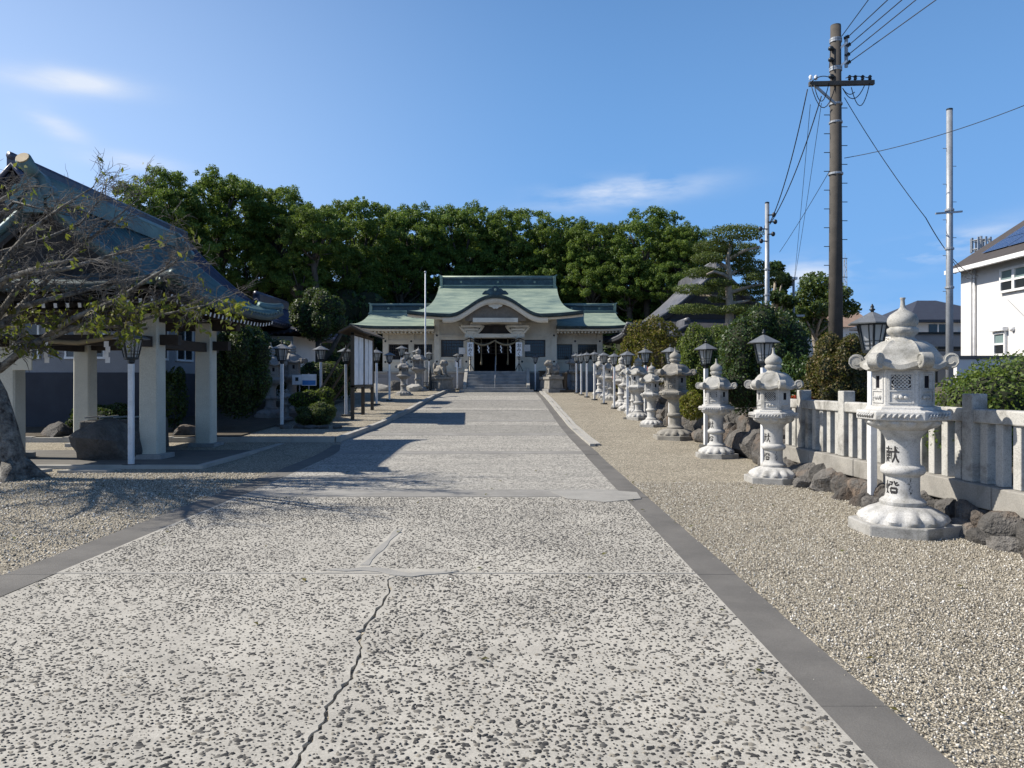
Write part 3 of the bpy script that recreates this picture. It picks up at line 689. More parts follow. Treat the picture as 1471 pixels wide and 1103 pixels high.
        for q in (-.045, 0, .045): f.ball(P(q, 1.36, .004), (.024, .024, .022), 8, 5)
        f.build('lattice', mat, fb)
    # roof: mushroom shoulders, hexagonal eave, a rib to each corner
    n = 72; prof = []
    for tt in np.linspace(0, 1, 13):
        r = float(np.interp(tt, [0, .2, .4, .6, .75, .88, 1], [.13, .20, .255, .295, .322, .352, .392])); z = float(np.interp(tt, [0, .2, .4, .6, .75, .88, 1], [1.918, 1.90, 1.862, 1.805, 1.755, 1.718, 1.698]))
        prof.append((r, z))
    P = []
    for i, (r, z) in enumerate(prof):
        row = []; tt = i / 12
        for j in range(n):
            a = 2 * math.pi * j / n; dlt = (a - A0) % (math.pi / 3); dlt = min(dlt, math.pi / 3 - dlt)
            hx = math.cos(R(30)) / math.cos(math.pi / 6 - dlt)
            k = 1 + (hx / .93 - 1) * tt
            rib = .016 * math.exp(-(dlt / .075) ** 2) * (tt > .08)
            row.append((r * k * math.cos(a) * w, r * k * math.sin(a) * w, z + rib + .022 * tt ** 4 * math.cos(6 * (a - A0))))
        P.append(row)
    for dr, dz in ((.0, -.045), (-.03, -.062), (-.14, -.05)):
        P.append([((math.hypot(p[0], p[1]) + dr) * math.cos(2 * math.pi * j / n), (math.hypot(p[0], p[1]) + dr) * math.sin(2 * math.pi * j / n), (p[2] + dz) if dr > -.1 else 1.628) for j, p in enumerate(P[12])])
    m = MB(); k = len(P); m.v = [p for row in P for p in row]
    m.f = [(i * n + j, (i + 1) * n + j, (i + 1) * n + (j + 1) % n, i * n + (j + 1) % n) for i in range(k - 1) for j in range(n)] + [tuple(range(n)), tuple(range((k - 1) * n, k * n))[::-1]]
    roof = m.build('roof', cap, t, angle=45)
    me = None
    for i in range(6):                              # rolled corner scrolls
        if me is None:
            m = MB(); pts = []
            for q in np.linspace(0, 1, 12):         # the roll seen from the side: rises outwards and curls back in
                aa = R(-95) + q * R(430); rd = .078 * (1 - q * .6)
                pts.append((.425 * w + rd * math.cos(aa), 1.722 + rd * math.sin(aa)))
            pts = [(.33 * w, 1.655), (.40 * w, 1.642)] + pts
            for side in (-1, 1): pass
            hw = .048
            a_ = [(x, -hw, z) for x, z in pts]; b_ = [(x, hw, z) for x, z in pts]
            cyl = MB(); 
            m.tube([(.425 * w, -hw, 1.722), (.425 * w, hw, 1.722)], .074, 18)
            for side in (-1, 1): m.tube([(x, side * hw, z) for x, z in pts[2:]], .0085, 5)
            for q in range(3):                      # fleshy arm from roof to roll
                pass
            m.tube([(.27 * w, 0, 1.745), (.34 * w, 0, 1.69), (.41 * w, 0, 1.675)], [.03, .048, .05], 8)
            me = m.mesh('scroll', angle=50)
        o = obj('scroll', me, cap, roof); o.rotation_euler = (0, 0, A0 + i * math.pi / 3)
    fin = MB().lathe([(.14, 1.895), (.145, 1.915), (.125, 1.935), (.105, 1.955), (.11, 1.975), (.135, 1.995), (.143, 2.02), (.14, 2.045), (.125, 2.055), (.12, 2.062), (.138, 2.085), (.145, 2.115), (.14, 2.15), (.118, 2.185), (.08, 2.212), (.045, 2.235), (.026, 2.262), (.021, 2.30), (.02, 2.335), (.027, 2.352), (.026, 2.358)], 32, petals=9, amp=.10, band=(1.97, 2.05)).build('finial', cap, t, angle=50)
    return t
LX = 3.95
white0 = make_lantern('stone_lantern', M_white_granite, (3.90, 7.72, .0), 'large white granite lantern with black carved characters beside the stone baluster fence', 1)
grey0 = make_lantern('stone_lantern', M_grey_granite, (X(970, 19.0), 19.0, g(19) - .01), 'weathered grey-brown granite lantern with wide roof among the white lanterns', 2, False, 1.12, .97)
dup(white0, (X(1111, 11.5), 11.5, 0), 'white granite lantern at the end of the baluster fence by the first boulders', 0, .855)
dup(white0, (X(1029, 15.2), 15.2, 0), 'white granite lantern in front of the big round dark bush', 0, .83)
FAR = [(936, 22.4, .80, 'small white lantern with thin spike next to the grey-brown lantern'), (917, 24.4, .875, 'second white lantern beyond the grey-brown lantern'), (911, 26.2, .74, 'third white lantern beyond the grey-brown lantern, half hidden'),
       (902, 27.3, .78, 'fourth white lantern beyond the grey-brown lantern'), (893, 28.6, .84, 'fifth white lantern beyond the grey-brown lantern, by pink flowers'), (877, 32.0, .80, 'third from last white lantern of the row towards the shrine'),
       (871, 33.6, .78, 'next to last white lantern of the row towards the shrine'), (862, 35.6, .82, 'last white lantern of the row, nearest the shrine wing')]
for px, d, s, lb in FAR: dup(white0, (X(px, d), d, g(d) - .02), lb, random.uniform(-.2, .2) + R(60) * random.randint(0, 5), s)
old0 = make_lantern('stone_lantern', M_old_granite, (X(419, 25.5), 25.5, g(25.5) + .08), 'old grey stone lantern standing behind the lamp post and clipped hedge', 3, False, 1.05, 1.02, 'old lanterns on the raised court')
for px, d, s, lb in ((389, 24.0, 1.0, 'old grey stone lantern half hidden by the dark camellia bush'), (580, 33.5, .74, 'small grey stone lantern on the court in front of the shrine wing'),
                     (601, 37.6, .93, 'tall grey stone lantern beside the flagpole')):
    dup(old0, (X(px, d), d, g(d) + .08), lb, random.uniform(0, 1), s)
dup(old0, (X(824, 39.2), 39.2, g(39.2)), 'dark stone lantern against the shrine plinth by the lamp row', .3, .86)
dup(old0, (X(412, 23.2), 23.2, g(23.2) + .09), 'knee-high pale garden lantern under the lamp post', .5, .42)

# ================================================================ lamp posts
def make_lamp(loc, label, h=2.5, group='white lamp posts with metal roofs'):
    t = thing('lamp_post', loc, label, 'lamp post', group)
    MB().lathe([(.155, -.05), (.155, .055), (.145, .065), (.05, .066)], 20).build('foot', M_foot, t, angle=40)
    MB().box(-.043, .043, -.043, .043, .06, h - .64, 0, .008).build('post', M_white_paint, t)
    b = h - .55
    head = MB().lathe([(.03, b - .10), (.035, b - .08), (.06, b - .06), (.06, b - .02), (.115, b - .012), (.118, b + .012), (.112, b + .016)], 6, rot=R(12)).build('lamp_base', M_dark_metal, t)
    lo = hexpts(.108, R(12)); hi = hexpts(.178, R(12)); z0, z1 = b + .014, b + .33
    fr = MB()
    for i in range(6):
        fr.beam((*lo[i], z0), (*hi[i], z1), .02, .02)
        for tt in (.0, .2, .36, 1.0):
            p = [lo[k][0] + (hi[k][0] - lo[k][0]) * tt for k in (i, (i + 1) % 6)]; q = [lo[k][1] + (hi[k][1] - lo[k][1]) * tt for k in (i, (i + 1) % 6)]
            z = z0 + (z1 - z0) * tt; w = .022 if tt in (0, 1) else .009
            fr.beam((p[0], q[0], z), (p[1], q[1], z), w, w)
        a, c = (np.array(lo[i]) * .38 + np.array(lo[(i + 1) % 6]) * .62), (np.array(hi[i]) * .38 + np.array(hi[(i + 1) % 6]) * .62)
        fr.beam((*a, z0), (*c, z1), .009, .009)
    fr.build('lamp_frame', M_dark_metal, t)
    for i in range(6):
        j = (i + 1) % 6; k = .965
        MB().add([(lo[i][0] * k, lo[i][1] * k, z0), (lo[j][0] * k, lo[j][1] * k, z0), (hi[j][0] * k, hi[j][1] * k, z1), (hi[i][0] * k, hi[i][1] * k, z1)], [(0, 1, 2, 3)]).build('glass_pane', M_lamp_glass, t)
    rf = MB().lathe([(.16, z1 + .006), (.295, z1 + .0), (.30, z1 + .014), (.19, z1 + .068), (.09, z1 + .118), (.03, z1 + .148), (.02, z1 + .15)], 6, rot=R(12)).build('lamp_roof', M_lamp_roof, t)
    MB().lathe([(.018, z1 + .14), (.02, z1 + .165), (.034, z1 + .175), (.034, z1 + .185), (.016, z1 + .197), (.022, z1 + .212), (.012, z1 + .235), (.003, z1 + .25)], 10).build('finial', M_dark_metal, rf, True)
    return t
lamp0 = make_lamp((X(1253, 9.24), 9.24, 0), 'white lamp post with dark framed glass head behind the large lantern', 2.42)
RL = [(1097, 13.0, .98, 'lamp post rising behind the lantern at the end of the fence'), (1014, 17.0, .985, 'lamp post in front of the big round dark bush'), (963, 21.0, .98, 'lamp post hidden behind the grey-brown lantern'),
      (927, 25.0, .95, 'lamp post rising behind the small spiked white lantern'), (901.5, 24.4, .92, 'lamp post clear of the white lanterns, first of the slim row to the shrine'),
      (882.4, 28.0, .86, 'second lamp post of the slim row to the shrine'), (867.5, 30.0, .86, 'third lamp post of the slim row to the shrine'), (854, 32.0, .86, 'fourth lamp post of the slim row to the shrine'),
      (843, 33.6, .84, 'fifth lamp post of the slim row to the shrine'), (835, 35.4, .82, 'sixth lamp post of the slim row to the shrine'), (828, 37.0, .82, 'lamp post at the shrine end of the slim row'),
      (769, 39.3, .76, 'short lamp post beside the stone steps on the guardian dog with ball-less plinth side')]
LL = [(188.5, 13.4, 1.02, .0, 'white lamp post in front of the pavilion post'), (405, 21.3, .98, .09, 'lamp post between the camellia bush and the clipped round shrub'), (461, 25.5, .95, .09, 'lamp post rising behind the clipped hedge'),
      (497, 24.4, .93, .09, 'lamp post beside the tall wooden notice board'), (541, 28.5, .88, .09, 'lamp post hidden behind the wooden notice board'), (559.5, 30.5, .82, .09, 'lone lamp post on the raised court before the shrine wing'),
      (577, 34.5, .93, .09, 'lamp post behind the small grey lantern on the court'), (584, 37.5, .82, .09, 'lamp post close to the shrine wing windows'), (597.5, 37.9, .86, .09, 'lamp post beside the tall grey lantern and flagpole'),
      (616.5, 39.0, .82, .09, 'lamp post between flagpole and guardian dog'), (657, 39.3, .78, .09, 'short lamp post beside the stone steps, near the flagpole')]
RL[-1] = (769, 39.3, .78, 'short lamp post beside the stone steps, away from the flagpole')
for px, d, s, lb in RL: dup(lamp0, (X(px, d), d, g(d)), lb, random.uniform(-.15, .15), s)
for px, d, s, dz, lb in LL: dup(lamp0, (X(px, d), d, g(d) + dz), lb, random.uniform(-.15, .15), s, 'lamp posts of the raised court')

# ================================================================ stone baluster fence on its curb, rock footing
def FX(y): return 4.71 - .062 * (y - 7.1)
fence = thing('baluster_fence', (0, 0, 0), 'granite baluster fence with square posts and one rail on a concrete curb', 'fence')
def fbox(x0, x1, ya, yb, z0, z1, c=.012):
    """box that follows the fence line; returns MB"""
    m = MB(); xa, xb = FX(ya), FX(yb); lo = [(xa + x0, ya), (xa + x1, ya), (xb + x1, yb), (xb + x0, yb)]
    return m.prism(lo, z0, z1)
posts = [11.75 - 1.32 * i for i in range(0, 7)]
for i, y in enumerate(posts):
    p = fbox(-.08, .08, y - .08, y + .08, .50, 1.385 + random.uniform(-.008, .008)).build('post', M_fence_granite, fence, bevel=.01)
    if i:
        y1 = posts[i - 1]
        fbox(-.075, .075, y + .082, y1 - .082, 1.10, 1.24 + random.uniform(-.004, .004)).build('rail', M_fence_granite, fence, bevel=.016)
        for k in range(5):
            yc = y + .08 + (1.32 - .16) * (k + .5) / 5 + random.uniform(-.008, .008)
            fbox(-.045, .045, yc - .052, yc + .052, .50, 1.102).build('baluster', M_fence_granite, fence, bevel=.008)
fbox(-.07, .07, 11.832, 12.4, 1.10, 1.235).build('rail', M_fence_granite, fence, bevel=.016)
for yc in (12.0, 12.25): fbox(-.055, .055, yc - .065, yc + .065, .50, 1.102).build('baluster', M_fence_granite, fence, bevel=.008)
for i, y in enumerate(np.arange(3.4, 12.4, 1.32)):
    e = min(y + 1.32, 12.5)
    fbox(-.13, .15, y + .008, e - .008, .27, .498 + random.uniform(-.003, .002)).build('curb_block', M_concrete, fence, bevel=.012)

def rock_mesh(seed, name='rock', sub=3, planes=10, rough=.06):
    r = np.random.default_rng(seed); bm = bmesh.new(); bmesh.ops.create_icosphere(bm, subdivisions=sub, radius=1)
    D = np.array([v.co[:] for v in bm.verts]); Nn = unit(r.normal(size=(planes, 3))); off = r.uniform(.72, 1.0, planes)
    dots = D @ Nn.T; rad = np.where(dots > .05, off / np.maximum(dots, .05), 9).min(1); rad = np.minimum(rad, 1.25)
    for v, q in zip(bm.verts, rad):
        n_ = math.sin(v.co.x * 7 + seed) * math.sin(v.co.y * 6 + 2 * seed) * math.sin(v.co.z * 8)
        v.co *= q + rough * n_ + r.normal(0, .008)
    bmesh.ops.smooth_vert(bm, verts=bm.verts, factor=.05, use_axis_x=True, use_axis_y=True, use_axis_z=True)
    me = bpy.data.meshes.new(name); bm.to_mesh(me); bm.free()
    bm2 = bmesh.new(); bm2.from_mesh(me)
    for f in bm2.faces: f.smooth = True
    for e in bm2.edges:
        if len(e.link_faces) == 2 and e.calc_face_angle(0) > R(24): e.smooth = False
    bm2.to_mesh(me); bm2.free(); me.materials.append(M_rock); return me
ROCKS = [rock_mesh(i) for i in range(7)]
rw = thing('rock_wall', (0, 0, 0), 'low dry wall of dark natural boulders under the fence and garden edge', 'stone wall')
def rock(x, y, z, sx, sy, sz):
    o = obj('boulder', random.choice(ROCKS), None, rw); o.location = (x, y, z); o.scale = (sx, sy, sz)
    o.rotation_euler = (random.uniform(-.3, .3), random.uniform(-.3, .3), random.uniform(0, 6.28)); return o
y = 4.6
while y < 12.6:                              # the footing under the curb
    l = random.uniform(.12, .26)
    rock(FX(y) - .14 + random.uniform(-.03, .03), y, .11 + random.uniform(-.03, .04), l * .8, l * 1.0, random.uniform(.15, .22))
    if random.random() < .6: rock(FX(y) - .33 + random.uniform(-.03, .06), y + .1, .03, .14, .17, .11)
    y += l * 1.45
y = 12.6
while y < 27:                                # higher garden edge further on
    l = random.uniform(.26, .42); zz = g(y)
    rock(4.72 + random.uniform(-.06, .08), y, zz + .18, l * .8, l, .34)
    rock(4.95 + random.uniform(-.08, .08), y + .15, zz + .58, l * .8, l * .9, .30)
    if random.random() < .4: rock(4.45, y + .1, zz + .08, .17, .22, .17)
    y += l * 1.35
MB().box(4.66, 5.2, 4.2, 12.45, -.05, .265).build('backing', M_soil, rw)
bed = MB().grid([[(x, y, g(y) + (.42 if y < 12.5 else .72 if x > 5.0 else .5)) for x in (FX(min(y, 12)) + .152 if y < 12.5 else 4.9, 5.2, 7, 12, 40)] for y in [3, 6, 9, 12, 12.49, 12.7] + [14 + 2 * i for i in range(10)]]).build('garden_ground', M_soil, None); struct(bed)

# ================================================================ the shrine hall
SY = 41.0; SG = g(40.5); SX = -1.04                     # front wall plane, ground, centre line
def sx(px, d=SY): return X(px, d)
shrine = thing('shrine_hall', (0, 0, 0), 'cream walled shrine hall with curved green copper roofs and porch gable', 'shrine')
FLR = 2.02
plinth = MB().box(-7.55, 5.05, SY - .5, SY + 7, SG - .2, FLR - .10).build('plinth', M_greywall, shrine)
MB().box(-7.62, 5.12, SY - .57, SY + 7.05, FLR - .098, FLR).build('plinth_coping', M_kerb, shrine)
# walls: main body and two wings, with posts, rails and lattice windows
def wall_panel(x0, x1, y, z0, z1, holes, name='wall'):
    """front wall in strips around its window openings, 0.18 thick"""
    hs = sorted(holes); m = MB(); x = x0
    for a, b, c, d in hs:
        m.box(x, a, y, y + .18, z0, z1); m.box(a, b, y, y + .18, z0, c); m.box(a, b, y, y + .18, d, z1); x = b
    m.box(x, x1, y, y + .18, z0, z1)
    return m.build(name, M_cream, shrine)
def lattice_window(a, b, y, c, d, nx=9, nz=5, name='window'):
    o = MB().box(a, b, y + .10, y + .13, c, d).build(name, M_glass_dark, shrine)
    m = MB()
    for i in range(1, nx): xx = a + (b - a) * i / nx; m.box(xx - .012, xx + .012, y + .055, y + .085, c, d)
    for i in range(1, nz): zz = c + (d - c) * i / nz; m.box(a, b, y + .06, y + .09, zz - .012, zz + .012)
    for q in ((a, a + .06, c, d), (b - .06, b, c, d), (a + .06, b - .06, c, c + .05), (a + .06, b - .06, d - .05, d)): m.box(q[0], q[1], y + .03, y + .095, q[2], q[3])
    m.build('lattice', M_lattice, o)
ML, MR = SX - 3.3, SX + 3.2
EL, ER = SX - 1.2, SX + 1.02
wl = (sx(633.5), sx(667), 2.80, 3.72); wr = (sx(753), sx(783.5), 2.80, 3.72)
wall_panel(ML, MR, SY, FLR, 5.0, [wl, (EL, ER, FLR + .01, 3.80), wr])
for q in (wl, wr): lattice_window(q[0], q[1], SY, q[2], q[3])
ww = [(sx(558.5, 41.8), sx(588, 41.8)), (sx(594.5, 41.8), sx(621, 41.8)), (sx(796.5, 41.8), sx(823, 41.8)), (sx(829, 41.8), sx(859, 41.8))]
WY = SY + .8
wall_panel(sx(551, 41.8), ML + .0, WY, FLR, 4.5, [(a, b, 2.68, 3.52) for a, b in ww[:2]], 'wing_wall')
wall_panel(MR, sx(864.5, 41.8), WY, FLR, 4.5, [(a, b, 2.68, 3.52) for a, b in ww[2:]], 'wing_wall')
for a, b in ww: lattice_window(a, b, WY, 2.68, 3.52)
MB().box(ML, ML + .18, SY + .181, SY + 6, FLR, 5.0).build('side_wall', M_cream, shrine); MB().box(MR - .18, MR, SY + .181, SY + 6, FLR, 5.0).build('side_wall', M_cream, shrine)
MB().box(sx(551, 41.8), sx(551, 41.8) + .18, WY + .181, WY + 5, FLR, 4.5).build('side_wall', M_cream, shrine); MB().box(sx(864.5, 41.8) - .18, sx(864.5, 41.8), WY + .181, WY + 5, FLR, 4.5).build('side_wall', M_cream, shrine)
for xx, y, zt in ((ML + .12, SY, 5.0), (MR - .12, SY, 5.0), (sx(670), SY, 5.0), (sx(750), SY, 5.0), (sx(554, 41.8), WY, 4.5), (sx(591, 41.8), WY, 4.5), (sx(826, 41.8), WY, 4.5), (sx(861.5, 41.8), WY, 4.5)):
    p = MB().box(xx - .15, xx + .15, y - .07, y - .002, FLR, zt).build('post', M_cream, shrine)
    for zz in (2.55, 3.95 if zt > 4.8 else 3.68): MB().lathe([(.055, 0), (.055, .02), (.03, .035)], 10).build('nail_cover', M_dark_metal, p).matrix_local = Matrix.Translation((xx, y - .07, zz)) @ Matrix.Rotation(R(90), 4, 'X')
for x0, x1, y, zs in ((ML - .05, sx(664), SY, (2.58, 3.86, 4.55)), (sx(755), MR + .05, SY, (2.58, 3.86, 4.55)), (sx(551, 41.8), ML, WY, (2.52, 3.62, 4.12)), (MR, sx(864.5, 41.8), WY, (2.52, 3.62, 4.12))):
    for zz in zs: MB().box(x0, x1, y - .045, y - .003, zz, zz + .13).build('rail_beam', M_cream, shrine)
# dark hall inside
MB().box(EL - .6, ER + .6, SY + 3.2, SY + 3.3, FLR, 4.6).build('inner_wall', M_black_in, shrine)
MB().box(EL - .6, EL - .5, SY + .19, SY + 3.19, FLR, 4.6).build('inner_wall', M_black_in, shrine); MB().box(ER + .5, ER + .6, SY + .19, SY + 3.19, FLR, 4.6).build('inner_wall', M_black_in, shrine)
m = MB()
for i in range(11): xx = EL + (ER - EL) * i / 10; m.box(xx - .015, xx + .015, SY + .6, SY + .63, 3.0, 3.8)
for i in range(5): zz = 3.0 + .2 * i; m.box(EL, ER, SY + .605, SY + .635, zz - .012, zz + .012)
m.build('transom_lattice', M_lattice, shrine)
# stone steps, cheek walls, verandah
st0, st1 = sx(671.5, 38.9), sx(756, 38.9)
MB().box(st0 - .2, st1 + .2, SY - 1.5, SY - .575, SG - .1, FLR - .003).build('landing', M_kerb, shrine)
for i in range(6):
    h = (FLR - SG) / 6
    MB().box(st0, st1, SY - 1.505 - .24 * (6 - i), SY - 1.505 - .24 * (5 - i), SG - .1, SG + h * (i + 1)).build('step', M_stepstone, shrine, bevel=.012)
for a, b in ((st0 - .17, st0 - .005), (st1 + .005, st1 + .17)):
    m = MB(); y0, y1 = SY - 2.85, SY - 1.52
    m.add([(a, y0, SG - .1), (b, y0, SG - .1), (b, y1, SG - .1), (a, y1, SG - .1), (a, y0, SG + .28), (b, y0, SG + .28), (b, y1, FLR + .12), (a, y1, FLR + .12)], [(3, 2, 1, 0), (4, 5, 6, 7), (0, 1, 5, 4), (1, 2, 6, 5), (2, 3, 7, 6), (3, 0, 4, 7)])
    m.build('cheek_wall', M_kerb, shrine, bevel=.01)
MB().box(st0 - .35, st1 + .35, SY - 3.2, SY - 2.96, SG - .1, SG + .05).build('kick_stone', M_stepstone, shrine, bevel=.01)
MB().beam((SX + .0, SY - 2.85, SG + .6), (SX, SY - 1.5, FLR + .75), .04, .04).build('handrail', M_steel, shrine)
for yy, z0, z1 in ((SY - 2.8, SG + .1, SG + .66), (SY - 1.55, FLR - .3, FLR + .7)): MB().tube([(SX, yy, z0), (SX, yy, z1)], .02, 8).build('handrail_post', M_steel, shrine)
# porch: posts, rainbow beams, brackets, curved gable board
PY = SY - 1.0; px0, px1 = sx(677.5, PY), sx(744, PY)
for xx in (px0, px1):
    p = MB().box(xx - .12, xx + .12, PY - .12, PY + .12, FLR + .002, 4.0, 0, .03).build('porch_post', M_cream, shrine)
    m = MB()
    for k, (w, z) in enumerate(((.22, 4.0), (.34, 4.14), (.52, 4.3))): m.box(xx - w, xx + w, PY - .13, PY + .13, z, z + .11, -.12)
    m.build('bracket', M_cream, p)
    for sg in (-1, 1):
        q = [(xx + sg * (.14 + .5 * t), PY, 3.98 + .42 * t ** 1.6) for t in np.linspace(0, 1, 7)]
        MB().tube(q, [.10, .09, .09, .08, .08, .07, .05], 6).build('carved_bracket', M_cream, p, True)
MB().box(px0 - .35, px1 + .35, PY - .09, PY + .09, 3.78, 3.98).build('porch_beam', M_cream, shrine)
P = []
for t in np.linspace(-1, 1, 25):
    c = 4.42 + .22 * (1 - t * t); xx = SX + t * 1.35
    P.append([(xx, PY - .08, c - .13), (xx, PY - .08, c + .12), (xx, PY + .08, c + .12), (xx, PY + .08, c - .13), (xx, PY - .08, c - .13)])
MB().grid(P).build('rainbow_beam', M_cream, shrine)
fr = MB().box(SX - .18, SX + .18, PY - .03, PY + .03, 4.02, 4.36, .1).build('frog_leg_strut', M_darkwood, shrine)
MB().box(px0 + .13, px1 - .13, PY + .1, PY + .12, 3.98, 4.45).build('transom_panel', M_darkwood, shrine)
# --- main copper roof with the undulating gable in its front eave
ZE, ZR, YR, YE = 4.93, 7.05, SY + 3.6, SY - 2.2
def kara(x):
    u = abs(x - SX) / 2.4
    if u >= 1: return 0.0
    return .98 * (.5 + .5 * math.cos(math.pi * min(1, u ** 1.12))) ** 1.08
def main_z(x, t):
    z = ZE + (ZR - ZE) * (.42 * (1 - t) + .58 * (1 - t) ** 1.9)
    u = abs(x - SX) / 4.4
    return z + .16 * max(0, u - .45) ** 2 / .3 * t ** 3
def roof_pt(s, t, off=0):
    hw = 3.42 + 1.05 * t ** 2.6; x = SX + s * hw; y = YR + (YE - YR) * t
    z = max(main_z(x, t), (ZE + kara(x)) if abs(x - SX) < 2.4 else -9)
    return (x, y, z + off)
T = np.linspace(0, 1, 34); S = np.linspace(-1, 1, 97)
roof = MB().grid([[roof_pt(s, t) for s in S] for t in T]).build('roof', M_copper, shrine, True)
MB().grid([[(x, 2 * YR - y, z) for x, y, z in (roof_pt(s, t) if abs(s) > 2 else (SX + s * (3.42 + 1.05 * t ** 2.6), YR + (YE + 2.2 - YR) * t, main_z(SX + s * (3.42 + 1.05 * t ** 2.6), t)) for s in S[::4])] for t in T[::3]]).build('rear_slope', M_copper, roof, True)
def edge_strip(pts, dz0, dz1, y0, y1, name, mat, par):
    P = []
    for x, y, z in pts: P.append([(x, y + y0, z + dz1), (x, y + y0, z + dz0), (x, y + y1, z + dz0), (x, y + y1, z + dz1)])
    return MB().grid(P).build(name, mat, par, True)
front = [roof_pt(s, 1) for s in np.linspace(-1, 1, 121)]
edge_strip(front, -.17, -.0, -.02, .5, 'eave_edge', M_patina_dark, roof)
edge_strip([p for p in front if abs(p[0] - SX) < 2.72], -.46, -.172, .06, .22, 'gable_board', M_cream, roof)
edge_strip([p for p in front if p[0] - SX < -2.5], -.30, -.172, .12, .3, 'eave_board', M_cream, roof); edge_strip([p for p in front if p[0] - SX > 2.5], -.30, -.172, .12, .3, 'eave_board', M_cream, roof)
MB().grid([[(x, y, z - .2) for x, y, z in (roof_pt(s, t) for s in S[::3])] for t in T[20:]]).build('soffit', M_darkwood, roof, True)
for sg in (-1, 1):                                    # verge edges of the front slope
    edge = [roof_pt(sg, t) for t in T]
    MB().grid([[(x, y, z), (x, y, z - .2), (x - sg * .35, y, z - .2)] for x, y, z in edge]).build('verge', M_patina_dark, roof, True)
m = MB()                                              # gable infill with pendant
gx = np.linspace(-1.55, 1.55, 25)
m.grid([[(SX + q, YE + .35, ZE - .35) for q in gx], [(SX + q, YE + .35, max(ZE - .35, ZE + kara(SX + q) - .3)) for q in gx]])
m.build('gable_infill', plain('gable_panel', (.20, .165, .125), .8), roof)
pend = []
for q in np.linspace(-1, 1, 21): pend.append((SX + q * .55, ZE + .62 - .05 * abs(q), ZE + .62 - (.34 * (1 - abs(q)) ** .7 + .06 * abs(math.sin(q * 9)))))
m = MB().grid([[(x, YE + .16, a), (x, YE + .16, b), (x, YE + .24, b), (x, YE + .24, a)] for x, a, b in pend]); m.build('gable_pendant', M_cream, roof)
MB().box(SX - 1.15, SX + 1.15, YE + .2, YE + .34, ZE - .42, ZE - .20).build('gable_tie_beam', M_cream, roof)
def ridge(name, x0, x1, y, z0, h, par, w=.2):
    r = MB().box(x0, x1, y - w, y + w, z0, z0 + h * .72).build(name, M_patina_dark, par)
    MB().box(x0 - .1, x1 + .1, y - w - .1, y + w + .1, z0 + h * .72, z0 + h * .86, .1).build('ridge_cap', M_patina_dark, r)
    MB().tube([(x0 - .12, y, z0 + h * .9), (x1 + .12, y, z0 + h * .9)], .09, 8).build('ridge_roll', M_copper, r, True)
    MB().box(x0 - .02, x1 + .02, y - w - .02, y + w + .02, z0, z0 + .09).build('ridge_foot', M_copper, r)
    n = max(2, int((x1 - x0) / 1.7))
    for i in range(n):
        xx = x0 + (x1 - x0) * (i + .5) / n
        MB().lathe([(.065, 0), (.065, .02), (.03, .03)], 12).build('crest', M_copper, r).matrix_local = Matrix.Translation((xx, y - w - .001, z0 + h * .42)) @ Matrix.Rotation(R(90), 4, 'X')
    for xx, sg in ((x0, -1), (x1, 1)):
        m = MB().box(min(xx, xx + sg * .16), max(xx, xx + sg * .16), y - w - .08, y + w + .08, z0 - .12, z0 + h * .95)
        m.tube([(xx + sg * .08, y - w - .06, z0 - .02), (xx + sg * .2, y - w - .06, z0 - .14)], .07, 8); m.beam((xx + sg * .05, y, z0 + h * .95), (xx + sg * .24, y, z0 + h * 1.14), .12, .07)
        m.build('ridge_end_ornament', M_copper, r)
ridge('ridge', SX - 3.2, SX + 3.2, YR, ZR - .06, .62, roof)
# crest on the undulating gable
o = []
for q in np.linspace(-1, 1, 33):
    h = .30 * (1 - abs(q)) ** .65 + .10 * math.exp(-(q / .22) ** 2) + .045 * abs(math.sin(q * 10))
    o.append((SX + q * .66, h))
zc = ZE + .93
m = MB().grid([[(x, YE + .02, zc + .05), (x, YE + .02, zc + .08 + h), (x, YE + .22, zc + .08 + h), (x, YE + .22, zc + .05)] for x, h in o])
cr = m.build('gable_crest', M_patina_dark, roof)
MB().lathe([(.07, 0), (.07, .03), (.03, .04)], 12).build('crest', M_copper, cr).matrix_local = Matrix.Translation((SX, YE + .02, zc + .28)) @ Matrix.Rotation(R(90), 4, 'X')
